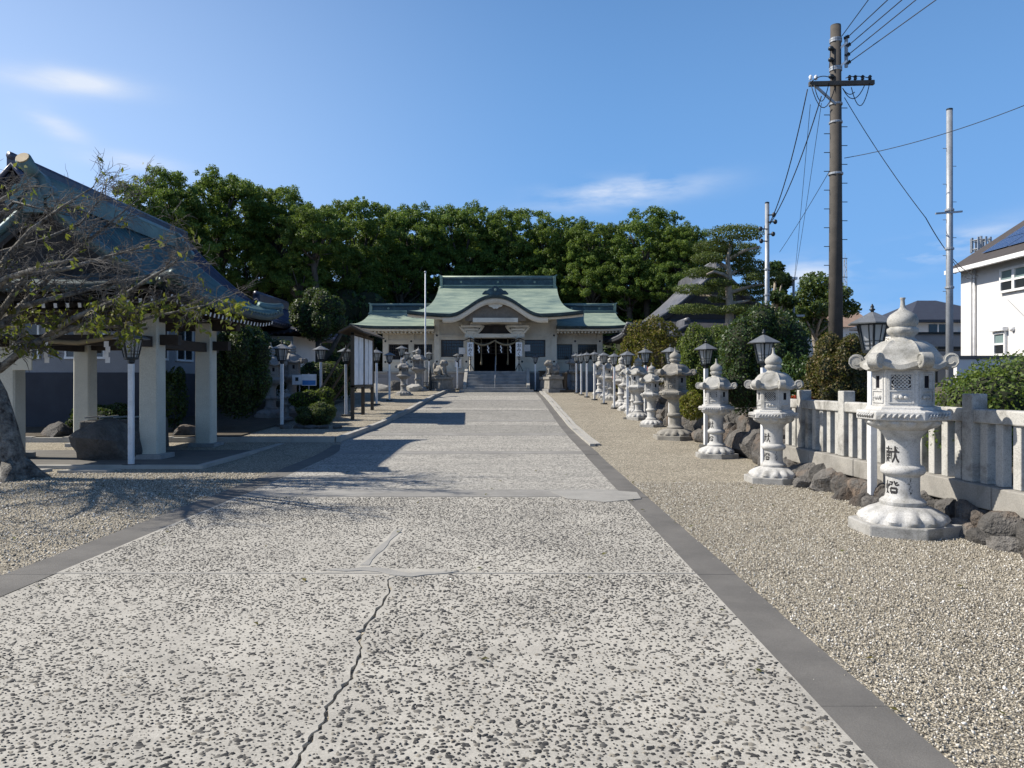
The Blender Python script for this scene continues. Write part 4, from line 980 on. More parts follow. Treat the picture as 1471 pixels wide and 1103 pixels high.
# --- wing roofs
def wing(x0, x1, xo, yr, ye, ze, zr, sg):
    T = np.linspace(0, 1, 12)
    def pt(s, t):
        xe = xo + sg * .42 * t ** 2.2; a, b = (xe, x1) if sg < 0 else (x0, xe)
        x = a + (b - a) * s; e = (1 - s) if sg < 0 else s
        return (x, yr + (ye - yr) * t, ze + (zr - ze) * (.45 * (1 - t) + .55 * (1 - t) ** 1.9) + .12 * max(0, e - .6) ** 2 / .16 * t ** 3)
    S2 = np.linspace(0, 1, 25)
    r = MB().grid([[pt(s, t) for s in S2] for t in T]).build('wing_roof', M_copper, shrine, True)
    MB().grid([[(pt(s, t)[0], 2 * yr - pt(s, t)[1], pt(s, t)[2]) for s in S2[::4]] for t in T]).build('rear_slope', M_copper, r, True)
    fe = [pt(s, 1) for s in S2]
    edge_strip(fe, -.15, 0, -.02, .4, 'eave_edge', M_patina_dark, r); edge_strip(fe, -.27, -.152, .06, .16, 'eave_board', M_cream, r)
    m = MB()
    for s in np.linspace(.02, .98, 22):
        x, y, z = pt(s, 1); m.box(x - .045, x + .045, y + .18, y + 1.0, z - .36, z - .27)
    m.build('eave_rafters', M_cream, r)['kind'] = 'stuff'
    MB().grid([[(pt(s, t)[0], pt(s, t)[1], pt(s, t)[2] - .16) for s in S2[::3]] for t in T[6:]]).build('soffit', M_darkwood, r)
    MB().grid([[(x, y, z), (x, y, z - .16), (x - sg * .3, y, z - .16)] for x, y, z in (pt(0 if sg < 0 else 1, t) for t in T)]).build('verge', M_patina_dark, r)
    return r
WLX, WRX = X(529, 43.5), X(886, 43.5)
r1 = wing(0, ML - .0, WLX, SY + 3.3, SY - .55, 4.42, 5.55, -1); ridge('ridge', WLX + .12, ML - .25, SY + 3.3, 5.5, .46, r1, .16)
r2 = wing(MR, 0, WRX, SY + 3.3, SY - .55, 4.42, 5.55, 1); ridge('ridge', MR + .25, WRX - .12, SY + 3.3, 5.5, .46, r2, .16)
for x0, x1 in ((WLX + .5, ML), (MR, WRX - .5)): MB().box(x0, x1, WY + .2, WY + 4.9, 4.45, 4.5).build('wing_ceiling', M_darkwood, shrine)
MB().box(ML, MR, SY + .2, SY + 5.9, 4.95, 5.0).build('ceiling', M_darkwood, shrine)
# gable triangles under the main verges
for sg in (-1, 1):
    xx = SX + sg * 3.25
    MB().add([(xx, YR - 2.6, 4.9), (xx, YR + 2.6, 4.9), (xx, YR, ZR - .1)], [(0, 1, 2)]).build('gable_wall', M_cream, shrine)
# festoon rope with paper streamers and bell ropes (each hangs on its own)
pts = [(px0 + (px1 - px0) * t, PY - .16, 3.62 - .42 * math.sin(math.pi * (2 * t % 1.0)) * .55) for t in np.linspace(0, 1, 33)]
rope = tag(MB().tube(pts, [.035 + .02 * math.sin(math.pi * (2 * t % 1.0)) for t in np.linspace(0, 1, 33)], 7).build('sacred_rope', M_rope, None, True), 'straw rope draped in two swags across the shrine porch', 'rope')
for t in (.16, .36, .64, .84):
    x, z = px0 + (px1 - px0) * t, 3.34
    m = MB()
    for k in range(4):
        dx = .035 * (1 if k % 2 else -1); m.box(x + dx * .6 - .024, x + dx * .6 + .024, PY - .2 - .004 * k, PY - .197 - .004 * k, z - .09 * (k + 1), z - .09 * k + .02)
    m.build('paper_streamer', M_paper, rope)
for k, t in enumerate((.2, .52, .78)):
    x = px0 + (px1 - px0) * t
    b = tag(MB().tube([(x, PY + .4, 3.9), (x, PY + .4, 3.2), (x + .01, PY + .4, 2.75), (x, PY + .4, 2.5), (x, PY + .4, 2.36)], [.022, .024, .03, .05, .055], 8).build('bell_rope', M_rope, None, True), ('bell rope with tassel in the shrine entrance, near the flagpole post', 'middle bell rope in the shrine entrance behind the handrail', 'bell rope with tassel in the shrine entrance, away from the flagpole')[k], 'bell rope', 'bell ropes in the shrine entrance')
# banner stands on the porch
def banner(x, label, txt):
    t = thing('banner_stand', (x, SY - 1.27, FLR), label, 'banner', 'banner stands on the porch')
    MB().box(-.16, .16, -.02, .0, .78, 1.5).build('banner_cloth', M_paper, t)
    m = MB().tube([(0, .01, .1), (0, .01, 1.72)], .022, 6)
    for a in (0, 2.1, 4.2): m.tube([(0, .01, .42), (.24 * math.cos(a - 1.57), .24 * math.sin(a - 1.57), .0)], .016, 5)
    m.build('stand', M_dark_metal, t, True)
    MB().add([(-.42, -.06, 1.58), (0, -.06, 1.75), (.42, -.06, 1.58), (.42, -.06, 1.54), (0, -.06, 1.70), (-.42, -.06, 1.54), (-.42, .08, 1.58), (0, .08, 1.75), (.42, .08, 1.58), (.42, .08, 1.54), (0, .08, 1.70), (-.42, .08, 1.54)],
             [(0, 1, 4, 5), (1, 2, 3, 4), (7, 6, 11, 10), (8, 7, 10, 9), (0, 6, 7, 1), (1, 7, 8, 2), (5, 4, 10, 11), (4, 3, 9, 10)]).build('little_roof', M_darkwood, t)
    for i, c in enumerate(txt):
        me = text_mesh(c, .22); o = obj('character', me, None, t); me.materials.clear(); me.materials.append(M_ink)
        o.location = (0, -.024, 1.26 - .22 * i); o.rotation_euler = (R(90), 0, 0)
banner(sx(675, SY - 1.25) + .02, 'white banner with black brush characters on the porch near the flagpole', 'おみくじ'[:4])
banner(sx(745, SY - 1.25) + .02, 'white banner with black brush characters on the porch away from the flagpole', 'おみくじ'[:4])
# papers on the wall
for px, z0, w in ((664, 2.95, .35), (757, 3.1, .34), (656.5, 2.25, .22), (660.5, 2.2, .2)):
    tag(MB().box(sx(px) - w / 2, sx(px) + w / 2, SY - .09, SY - .075, z0, z0 + (.35 if px > 700 or px == 664 else .5)).build('notice', M_paper), 'white paper notice %s' % ({664: 'beside the porch banner near the flagpole', 757: 'on the window lattice beside the far banner', 656.5: 'low on the shrine wall above the plinth', 660.5: 'low on the shrine wall next to another notice'}[px]), 'notice')
# flagpole
fl = thing('flagpole', (X(611, 38.2), 38.2, g(38.2) + .09), 'tall slim white flagpole in front of the shrine wing', 'flagpole')
MB().tube([(0, 0, 0), (0, 0, 5.85)], [.05, .03], 10).build('pole', M_white_paint, fl, True); MB().ball((0, 0, 5.9), .06).build('ball_top', M_steel, fl, True); MB().lathe([(.16, -.05), (.16, .2), (.08, .24)], 14).build('base', M_foot, fl)
# guardian dogs on plinths
def komainu(loc, face, label):
    t = thing('guardian_dog', loc, label, 'statue', 'stone guardian dogs before the shrine')
    ped = MB().box(-.48, .48, -.62, .62, -.1, .16).build('plinth_step', M_old_granite, t, bevel=.02)
    MB().box(-.40, .40, -.54, .54, .162, .62, .1).build('plinth', M_grey_granite, t, bevel=.02); MB().box(-.42, .42, -.56, .56, .622, .76).build('plinth_cap', M_grey_granite, t, bevel=.02)
    MB().box(-.28, .28, -.46, .46, .762, .85).build('statue_slab', M_grey_granite, t, bevel=.02)
    m = MB(); f = face
    m.ball((-.12 * f, 0, 1.10), (.26, .17, .25)); m.ball((-.22 * f, 0, 1.0), (.20, .22, .17)); m.ball((.10 * f, 0, 1.24), (.17, .17, .22))
    for sg in (-1, 1):
        m.tube([(.14 * f, sg * .11, 1.2), (.20 * f, sg * .12, 1.0), (.21 * f, sg * .12, .87)], [.085, .06, .065], 8); m.ball((.25 * f, sg * .12, .885), (.09, .065, .045))
        m.tube([(-.28 * f, sg * .16, 1.05), (-.04 * f, sg * .19, 1.02), (-.1 * f, sg * .18, .9)], [.12, .1, .07], 8); m.ball((-.02 * f, sg * .18, .885), (.11, .06, .045))
        m.ball((.12 * f, sg * .14, 1.47), (.06, .05, .09))
    m.ball((.17 * f, 0, 1.45), (.17, .16, .16)); m.ball((.31 * f, 0, 1.41), (.09, .10, .085)); m.ball((.30 * f, 0, 1.34), (.07, .08, .035))
    for a in np.linspace(0, 6.28, 9)[:-1]: m.ball((.06 * f, .15 * math.cos(a), 1.40 + .15 * math.sin(a)), .065, 8, 5)
    for k in range(5): m.ball((-.36 * f - .04 * math.sin(k), .05 * (k - 2), 1.25 + .09 * math.cos(k - 2)), (.07, .06, .15), 8, 6)
    o = m.build('body', M_grey_granite, t, True); rm = o.modifiers.new('fuse', 'REMESH'); rm.mode = 'VOXEL'; rm.voxel_size = .022; rm.use_smooth_shade = True
    return t
kx = komainu((X(634, 38.4), 38.4, g(38.4)), 1, 'stone guardian dog on plinth beside the flagpole')
kx.rotation_euler = (0, 0, R(-25))
kx = komainu((X(792, 38.4), 38.4, g(38.4)), -1, 'stone guardian dog on plinth beside the wooden bollard')
kx.rotation_euler = (0, 0, R(25))
# small things along the plinth
b = thing('offering_box', (X(784, 39.6), 39.6, g(39.6)), 'weathered wooden box on legs beside the guardian dog plinth', 'box')
MB().box(-.32, .32, -.2, .2, .55, .98).build('box_body', M_wood, b, bevel=.01); MB().box(-.38, .38, -.26, .26, .982, 1.04).build('lid', M_wood, b)
for a in (-.27, .27):
    for c in (-.15, .15): MB().box(a - .03, a + .03, c - .03, c + .03, -.02, .55).build('leg', M_wood, b)
b = thing('bollard', (X(811.5, 38.3), 38.3, g(38.3)), 'short wooden bollard on a wide flat base before the shrine plinth', 'bollard')
MB().box(-.55, .55, -.4, .4, -.05, .11).build('base', M_wood, b, bevel=.02); MB().lathe([(.17, .11), (.17, .2), (.125, .24), (.12, .85), (.14, .87), (.14, .95), (.1, .98)], 14).build('post', M_wood, b, angle=40)
b = thing('iron_stand', (X(618, 38.0), 38.0, g(38) + .09), 'small black iron lattice stand beside the flagpole', 'stand')
m = MB()
for i in range(6): m.tube([(-.3 + .12 * i, -.1, 0), (-.3 + .12 * i, -.1, .42)], .012, 5)
for z in (.1, .4): m.beam((-.32, -.1, z), (.32, -.1, z), .025, .025)
m.build('railing', M_dark_metal, b); MB().lathe([(.1, 0), (.09, .3), (.05, .7), (.07, .75), (.04, 1.0), (.01, 1.25)], 10).build('iron_finial', M_dark_metal, b, angle=40)
b = thing('stone_basin_stand', (X(546, 38.8), 38.8, g(38.8) + .09), 'grey stone frame standing against the shrine plinth behind the notice board', 'stone frame')
MB().box(-.5, -.38, -.1, .1, -.05, .95).build('post', M_greywall, b); MB().box(.38, .5, -.1, .1, -.05, .95).build('post', M_greywall, b); MB().box(-.38, .38, -.08, .08, .6, .74).build('rail', M_greywall, b)
for px, d, s, lb in ((548, 37.2, .30, 'pale boulder on the court behind the notice board'), (594, 37.0, .26, 'pale boulder at the foot of the tall grey lantern'), (566, 38.0, .33, 'dark rounded rock against the shrine plinth')):
    me = rock_mesh(int(px)).copy(); me.materials.clear(); me.materials.append(M_kerb if 'pale' in lb else M_stone_dark)
    o = tag(obj('rock', me, None), lb, 'rock'); o.location = (X(px, d), d, g(d) + .2); o.scale = (s * 1.4, s, s)

# ================================================================ tiled hip-and-gable roofs
VALLEY_SHADE = {'verdigris_tile': surf('verdigris_channel', (.055, .09, .095), (.035, .055, .065), 3, .7, .1, .004, 40), 'blue_black_tile': surf('blue_black_channel', (.02, .022, .036), (.014, .015, .025), 3, .6, .1, .004, 40), 'grey_roof_tile': surf('grey_channel', (.05, .052, .058), (.035, .036, .04), 3, .6, .1, .004, 40)}  # shade between the tile ribs put into the colour: darker channels
def irimoya(par, hx, hy, yg, ze, zr, mat, rib=.2, rr=.035, upturn=.22, name='roof', along='y', thick=.14, ridge_h=.28):
    """hip-and-gable roof about the local origin, ridge along local Y; returns the roof part"""
    def side(x): s = min(1, abs(x) / hx); return ze + (zr - ze) * (.48 * (1 - s) + .52 * (1 - s) ** 2)
    def end(y): q = hx - (hy - abs(y)) * 1.0; return side(max(0, min(hx, q)))
    def up(x, y): return upturn * (abs(x) / hx) ** 3 * (abs(y) / hy) ** 5
    def H(x, y): return (side(x) if abs(y) <= yg else min(side(x), end(y))) + up(x, y)
    X_ = np.linspace(-hx, hx, 37)
    m = MB().grid([[(x, y, side(x) + up(x, y)) for x in X_] for y in np.linspace(-yg, yg, 19)])
    for sg in (-1, 1): m.grid([[(x, sg * y, min(side(x), end(y)) + up(x, y)) for x in X_] for y in np.linspace(yg - .25, hy, 13)])
    roof = m.build(name, VALLEY_SHADE[mat.name], par, True)
    sol = roof.modifiers.new('thick', 'SOLIDIFY'); sol.thickness = thick; sol.offset = -1
    # tile rows running down the slopes
    t = MB()
    for y in np.arange(-hy + rib / 2, hy, rib):
        for sg in (-1, 1):
            x0 = 0.08 if abs(y) <= yg else max(0.1, hx - (hy - abs(y)))
            q = [(sg * x, y, H(x, y) + rr * .4) for x in np.linspace(x0, hx + .02, 9)]
            if hx - x0 > .05: t.tube(q, rr, 5)
    for x in np.arange(-hx + rib / 2, hx, rib):
        for sg in (-1, 1):
            y0 = max(yg - .2, hy - (hx - abs(x)))
            if hy - y0 > .05: t.tube([(x, sg * y, min(side(x), end(y)) + up(x, y) + rr * .4) for y in np.linspace(y0, hy + .02, 6)], rr, 5)
    t.build('tile_rows', mat, roof, True)['kind'] = 'stuff'
    # gables, hip ridges, main ridge
    for sg in (-1, 1):
        y = sg * (yg - .12); w = [q for q in X_ if side(q) >= end(yg) - .02]
        g2 = MB().grid([[(x, y, end(yg) - .15) for x in w], [(x, y, side(x) - .05) for x in w]]); g2.build('gable', M_darkwood, roof)
        rk = [(x, sg * (yg + .02), side(x) + .02) for x in w]
        MB().tube(rk, .075, 6).build('rake_tiles', mat, roof, True)
        bb = MB().grid([[(x, sg * yg, z - .05), (x, sg * yg, z - .30)] for x, _, z in rk]); bb.build('bargeboard', M_darkwood, roof)
        for s2 in (-1, 1):
            a = [(s2 * (hx - (hy - y) * 1.0), sg * y, H(hx - (hy - y), y) + .05 + .02) for y in np.linspace(yg + .0, hy, 9)]
            MB().tube(a, [.10] * 8 + [.075], 6).build('hip_ridge', mat, roof, True)
    r = MB().box(-.13, .13, -yg - .05, yg + .05, zr - .06, zr + ridge_h * .8).build('ridge', mat, roof)
    MB().tube([(0, -yg - .12, zr + ridge_h * .9), (0, yg + .12, zr + ridge_h * .9)], .11, 8).build('ridge_roll', mat, r, True)
    return roof, H
def oni(par, y, z, sg, s=1.0):
    m = MB(); c = Vector((0, y, z))
    m.tube([c + Vector((0, -.1 * s * sg, .0)), c + Vector((0, .06 * s * sg, .0))], .26 * s, 14)
    for k in (-1, 1):
        m.tube([c + Vector((k * .26 * s, -.1 * sg, -.14 * s)), c + Vector((k * .26 * s, .1 * sg, -.14 * s))], .14 * s, 12)
        m.tube([c + Vector((k * .4 * s, -.08 * sg, -.36 * s)), c + Vector((k * .4 * s, .08 * sg, -.36 * s))], .13 * s, 12)
        q = [c + Vector((k * (.26 + .1 * math.cos(a)) * s, .1 * sg, (-.14 + .1 * math.sin(a)) * s)) for a in np.linspace(0, 5, 10)]; m.tube(q, .022 * s, 5)
    m.box(-.2 * s, .2 * s, min(y - .05, y + .05), max(y - .05, y + .05), z - .55 * s, z)
    m.tube([c + Vector((0, .0, .02 * s)), c + Vector((0, .13 * s * sg, .02))], .11 * s, 12)
    return m

# ---- the purification pavilion
pv = thing('pavilion', (-8.4, 16.1, .03), 'open pavilion on square cream posts with a green tiled curved roof', 'pavilion')
for xx in (-1.37, 1.37):
    for yy in (-1.28, 1.28):
        MB().box(xx - .3, xx + .3, yy - .3, yy + .3, -.03, .09).build('post_base', M_stepstone, pv, bevel=.012)
        p = MB().box(xx - .185, xx + .185, yy - .185, yy + .185, .09, 2.78, .04, .03).build('post', M_post, pv)
for yy in (-1.28, 1.28):
    MB().box(-1.9, 1.9, yy - .09, yy + .09, 2.18, 2.38).build('tie_beam', M_darkwood, pv); MB().box(-2.1, 2.1, yy - .11, yy + .11, 2.62, 2.86).build('head_beam', M_darkwood, pv)
for xx in (-1.37, 1.37):
    MB().box(xx - .085, xx + .085, -1.8, 1.8, 2.14, 2.34).build('tie_beam', M_darkwood, pv); MB().box(xx - .105, xx + .105, -2.3, 2.3, 2.80, 3.02).build('head_beam', M_darkwood, pv)
rf, Hp = irimoya(pv, 2.58, 3.0, 2.55, 3.02, 4.80, M_tile_green, .2, .036, .26)
m = MB(); w = MB()
for y in np.arange(-2.8, 2.81, .21):
    for sg in (-1, 1):
        zz = Hp(2.5, y) - .26
        m.beam((sg * 1.2, y, zz + .34), (sg * 2.42, y, zz), .06, .085); w.beam((sg * 2.421, y, zz), (sg * 2.43, y, zz - .002), .055, .08)
for x in np.arange(-2.3, 2.31, .21):
    for sg in (-1, 1):
        zz = Hp(x, 2.9) - .26; m.beam((x, sg * 1.4, zz + .34), (x, sg * 2.84, zz), .06, .085); w.beam((x, sg * 2.841, zz), (x, sg * 2.85, zz - .002), .055, .08)
r_ = m.build('eave_rafters', M_darkwood, pv); r_['kind'] = 'stuff'; w.build('rafter_end_paint', M_white_paint, r_)['kind'] = 'stuff'
MB().grid([[(x, y, Hp(x, y) - .2) for x in np.linspace(-2.45, 2.45, 15)] for y in np.linspace(-2.85, 2.85, 9)]).build('soffit', M_darkwood, pv)
o = oni(pv, -2.72, 4.92, -1, .9).build('ridge_end_ornament', M_tile_green, rf, angle=40)
oni(pv, 2.72, 4.92, 1, .9).build('ridge_end_ornament', M_tile_green, rf, angle=40)
cy = MB().tube([(0, -2.4, 5.02), (0, -2.75, 5.10), (0, -3.05, 5.28)], [.10, .11, .13], 12).build('ridge_spout', M_tile_green, rf, True)
MB().tube([(0, -3.052, 5.281), (0, -3.075, 5.295)], .11, 12).build('spout_cap', M_brass, cy)
# rock basin below and hanging rope
bs = tag(obj('boulder', rock_mesh(31, planes=9), None), 'large dark boulder in front of the pavilion posts', 'rock'); bs.data.materials.clear(); bs.data.materials.append(M_stone_dark)
bs.location = (X(150, 14.6), 14.75, .26); bs.scale = (.62, .5, .5); bs.rotation_euler = (0, .1, .4)
bas = thing('water_basin', (-8.3, 16.3, .03), 'long dark stone water basin inside the pavilion', 'basin')
MB().box(-.55, .55, -.85, .85, 0, .68, .04).build('trough', M_stone_dark, bas, bevel=.03); MB().box(-.42, .42, -.72, .72, .681, .69).build('water', M_glass_dark, bas)
for k in range(5): MB().tube([(-.7 + .3 * k, -.3, .72), (-.62 + .3 * k, .3, .73)], .02, 6).build('ladle_pole', M_kerb, bas)
rp_ = tag(MB().tube([(-9.77, 14.62, 2.5), (-9.0, 14.55, 2.28), (-8.3, 14.52, 2.24), (-7.6, 14.55, 2.36), (-7.03, 14.6, 2.52)], [.02, .045, .05, .045, .02], 7).build('sacred_rope', M_rope, None, True), 'straw rope slung between the front posts of the pavilion', 'rope')
for k, x in enumerate((-8.9, -7.75)):
    m = MB()
    for q in range(4): m.box(x - .05 + .03 * (q % 2), x + .04 + .03 * (q % 2), 14.5 - .004 * q, 14.503 - .004 * q, 2.16 - .1 * q, 2.27 - .1 * q)
    m.build('paper_streamer', M_paper, rp_)
tg = tag(MB().box(-9.35, -8.98, 14.2, 14.23, 1.72, 2.22).build('hanging_plaque', M_post, None, bevel=.008), 'cream hanging plaque beside the front pavilion post', 'plaque')
M_hall_wall = surf('grey_hall_plaster', (.27, .275, .29), (.22, .225, .24), 1.2, .9, .1, .003, 60, 0, (.17, .17, .18), .8)
# ---- long hall behind the pavilion
hall = thing('hall', (-14.2, 27.2, 0), 'long hall with white upper wall, dark dado and blue-black tiled roof behind the pavilion', 'building')
hx, hy = 3.9, 6.2
for nm, z0, z1, mt, e in (('dado', -.1, 1.75, M_darkwall, .04), ('wall', 1.75, 3.7, M_hall_wall, 0)):
    MB().box(-hx - e, hx + e, -hy - e, hy + e, z0, z1).build(nm, mt, hall)
for k, yy in enumerate(np.arange(-5.2, 5.6, 1.75)):
    wn_ = MB().box(hx + .005, hx + .03, yy - .55, yy + .55, 2.15, 3.15).build('window', M_glass_dark, hall)
    m = MB()
    for z in (2.12, 3.13): m.box(hx + .0, hx + .06, yy - .6, yy + .6, z, z + .06)
    for q in (-.58, -.03, .53): m.box(hx + .0, hx + .055, yy + q, yy + q + .05, 2.18, 3.13)
    m.build('window_frame', M_window, wn_)
for k, xx in enumerate((-2.9, -1.2, .6, 2.4)):
    wn_ = MB().box(xx - .5, xx + .5, -hy - .03, -hy - .005, 2.15, 3.15).build('window', M_glass_dark, hall)
    m = MB()
    for z in (2.12, 3.13): m.box(xx - .56, xx + .56, -hy - .06, -hy, z, z + .06)
    for q in (-.55, -.03, .5): m.box(xx + q, xx + q + .05, -hy - .055, -hy, 2.18, 3.13)
    m.build('window_frame', M_window, wn_)
irimoya(hall, 5.0, 7.4, 5.6, 3.72, 7.6, M_tile_blue, .3, .06, .3)
# ---- small plastered store with tiled roof between the dark trees
gt = thing('storehouse', (X(418, 33) - 1.0, 33.6, g(33)), 'small plastered storehouse with dark tiled roof corner among the trees', 'building')
MB().box(-1.5, 1.5, -2, 2, 0, 2.6).build('wall', M_white_wall, gt); MB().box(-1.62, 1.62, -2.1, 2.1, 1.2, 1.32).build('plaster_band', M_white_wall, gt)
irimoya(gt, 2.25, 2.8, 2.0, 2.6, 4.1, M_tile_blue, .25, .05, .25)
# ---- big tiled roof on the garden side
tr = thing('tiled_hall', (X(888, 37) + 4.6, 40.2, g(37)), 'garden hall with steep grey tiled roof and rolled ridges behind the ochre shrub', 'building')
MB().box(-3.2, 3.2, -3.0, 4.0, 0, 2.6).build('wall', M_wood, tr)
irimoya(tr, 4.5, 5.4, 4.2, 2.75, 5.95, M_tile_grey, .42, .075, .4, ridge_h=.4)
pr_ = thing('tiled_porch', (X(985, 33), 33.5, g(33)), 'low grey tiled porch roof in front of the garden hall', 'porch')
for a in (-1.0, 1.0):
    for b_ in (-.7, .7): MB().box(a - .06, a + .06, b_ - .06, b_ + .06, 0, 2.55).build('post', M_wood, pr_)
irimoya(pr_, 1.5, 1.4, .8, 2.5, 3.1, M_tile_grey, .2, .045, .1)

# ================================================================ wooden notice board
nb = thing('notice_board', (-4.97, 23.3, 0), 'tall roofed wooden notice board with white panels propped by slanting struts', 'notice board')
zb = g(24.5) + .095
for i, y in enumerate((0, 1.6, 3.2)):
    MB().box(-.05, .05, y - .05, y + .05, g(23.3 + y) + .0, 3.0).build('post', M_wood, nb)
    MB().beam((-.06, y, 2.7), (-1.55, y, g(23.3 + y) + .1), .06, .06).build('strut', M_wood, nb)
MB().box(-.04, .05, -.05, 3.25, 1.32, 1.38).build('bottom_rail', M_wood, nb); MB().box(-.04, .05, -.05, 3.25, 2.92, 2.98).build('top_rail', M_wood, nb)
MB().box(-.02, .0, .052, 3.148, 1.385, 2.915).build('backing_board', M_darkwood, nb)
for i in range(4):
    y0 = .07 + i * .775; MB().box(.004, .03, y0 + .03, y0 + .68, 1.40, 2.90).build('panel', M_sign_white, nb)
for sg in (-1, 1):
    m = MB().add([(0, -.25, 3.22), (0, 3.45, 3.22), (sg * .38, 3.45, 3.02), (sg * .38, -.25, 3.02), (0, -.25, 3.16), (0, 3.45, 3.16), (sg * .38, 3.45, 2.97), (sg * .38, -.25, 2.97)], [(0, 1, 2, 3), (7, 6, 5, 4), (0, 4, 5, 1), (1, 5, 6, 2), (2, 6, 7, 3), (3, 7, 4, 0)]); m.build('roof_board', M_wood, nb)
sgn = thing('sign', (X(437, 24.8), 24.8, g(24.8) + .09), 'small white and blue sign above the clipped hedge', 'sign')
MB().tube([(-.15, 0, 0), (-.15, 0, 1.35)], .02, 6).build('post', M_steel, sgn); MB().tube([(.15, 0, 0), (.15, 0, 1.35)], .02, 6).build('post', M_steel, sgn)
MB().box(-.38, -.08, -.03, -.01, .98, 1.3).build('panel', M_sign_white, sgn); MB().box(-.07, .40, -.03, -.01, .95, 1.32).build('panel', M_sign_white, sgn)
MB().box(-.05, .38, -.034, -.031, .97, 1.12).build('blue_print', M_blue, sgn); MB().box(-.28, -.18, -.034, -.031, 1.1, 1.22).build('dark_print', M_dark_metal, sgn)

# ================================================================ plants
def shrub(name, loc, label, blobs, n, size, mat, cat='shrub', group=None, trunk=None, core=M_soil, shell=.78, coresc=.86):
    t = thing(name, loc, label, cat, group)
    foliage('foliage', blobs, n, size, mat, t, shell=shell)
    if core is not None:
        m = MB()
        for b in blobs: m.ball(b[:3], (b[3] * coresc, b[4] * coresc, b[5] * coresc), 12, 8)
        m.build('twigs', core, t, True)  # solid dark core added inside the leaves to block light
    if trunk:
        for a, b, r in trunk: MB().tube([a, ((a[0] + b[0]) / 2 + .04, (a[1] + b[1]) / 2, (a[2] + b[2]) / 2), b], [r, r * .85, r * .6], 8).build('trunk', M_trunk, t, True)
    return t
def lumpy(c, r, n, k=.34, seed=0, up=True):
    """many overlapping lumps on an ellipsoid"""
    rr = np.random.default_rng(seed); B = [(c[0], c[1], c[2], r[0] * .8, r[1] * .8, r[2] * .8)]
    for i in range(n):
        d = rr.normal(size=3); d /= np.linalg.norm(d)
        if up and d[2] < -.35: d[2] *= -1
        q = k * rr.uniform(.7, 1.25)
        B.append((c[0] + d[0] * r[0] * .74, c[1] + d[1] * r[1] * .74, c[2] + d[2] * r[2] * .74, r[0] * q, r[1] * q, r[2] * q))
    return B
M_core = surf('foliage_shade', (.012, .018, .006), (.02, .022, .009), 6, .95, .3, .01, 30)  # near-black: shade inside foliage and behind the wood put into the colour
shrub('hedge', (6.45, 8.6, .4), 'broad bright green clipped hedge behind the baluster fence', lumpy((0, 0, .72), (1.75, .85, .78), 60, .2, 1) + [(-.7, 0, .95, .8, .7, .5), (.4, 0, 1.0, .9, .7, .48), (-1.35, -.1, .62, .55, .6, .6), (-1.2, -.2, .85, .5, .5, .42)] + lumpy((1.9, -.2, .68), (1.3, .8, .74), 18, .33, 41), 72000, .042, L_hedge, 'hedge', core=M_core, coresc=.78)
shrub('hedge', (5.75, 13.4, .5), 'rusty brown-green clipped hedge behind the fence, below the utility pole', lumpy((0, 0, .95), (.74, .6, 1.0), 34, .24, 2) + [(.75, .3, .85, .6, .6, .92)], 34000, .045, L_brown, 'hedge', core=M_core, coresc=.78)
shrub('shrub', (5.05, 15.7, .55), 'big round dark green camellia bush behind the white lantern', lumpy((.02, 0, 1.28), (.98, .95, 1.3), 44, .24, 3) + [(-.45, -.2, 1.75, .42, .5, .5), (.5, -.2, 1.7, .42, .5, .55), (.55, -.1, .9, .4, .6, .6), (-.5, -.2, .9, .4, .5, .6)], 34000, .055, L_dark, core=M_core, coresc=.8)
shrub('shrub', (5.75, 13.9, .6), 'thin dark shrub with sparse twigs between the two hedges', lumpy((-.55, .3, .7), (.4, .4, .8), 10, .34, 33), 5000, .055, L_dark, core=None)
shrub('flower_shrub', (X(1152, 12.9), 12.9, .75), 'low shrub with rust red leaves behind the end of the fence', lumpy((0, 0, .28), (.42, .3, .26), 8, .35, 4), 2400, .05, M_flower_red, core=None)
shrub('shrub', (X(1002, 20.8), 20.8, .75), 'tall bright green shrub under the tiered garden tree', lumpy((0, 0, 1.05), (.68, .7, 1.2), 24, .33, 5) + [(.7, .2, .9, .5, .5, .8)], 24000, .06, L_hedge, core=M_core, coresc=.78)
shrub('shrub', (X(1000, 17.3), 17.6, .6), 'small yellow-green shrub between the boulders and grey-brown lantern', lumpy((0, 0, .3), (.36, .4, .36), 8, .35, 6), 4500, .06, L_yellow, core=None)
shrub('shrub', (X(938, 29.5), 29.5, .8), 'ochre and green autumn shrub beside the lamp posts', lumpy((0, 0, 1.55), (1.35, 1.2, 1.6), 26, .28, 7), 11000, .10, L_gold, core=None, trunk=[((0, 0, -.3), (.1, 0, 1.8), .07), ((0, 0, .3), (-.6, .1, 1.9), .045), ((.05, 0, .6), (.7, 0, 2.0), .045)])
shrub('shrub', (X(905, 31.5), 31.5, .9), 'yellow-green shrub at the far edge of the ochre shrub', lumpy((0, 0, .75), (.75, .7, .95), 14, .3, 8), 6000, .09, L_yellow, core=M_core)
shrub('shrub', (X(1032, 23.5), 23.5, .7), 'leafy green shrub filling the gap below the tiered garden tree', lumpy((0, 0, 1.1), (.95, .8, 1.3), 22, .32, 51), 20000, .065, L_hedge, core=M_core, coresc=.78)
shrub('flower_shrub', (X(893, 30.0), 30.0, .9), 'pink flowering shrub behind the row of white lanterns', lumpy((0, 0, .75), (.42, .4, .4), 9, .35, 9), 2600, .08, M_flower_pink, core=M_core)
shrub('flower_shrub', (X(933, 28.0), 28.0, .85), 'pink flowering shrub behind the small spiked lantern', lumpy((0, 0, .72), (.4, .4, .4), 9, .35, 10), 2600, .08, M_flower_pink, core=M_core)
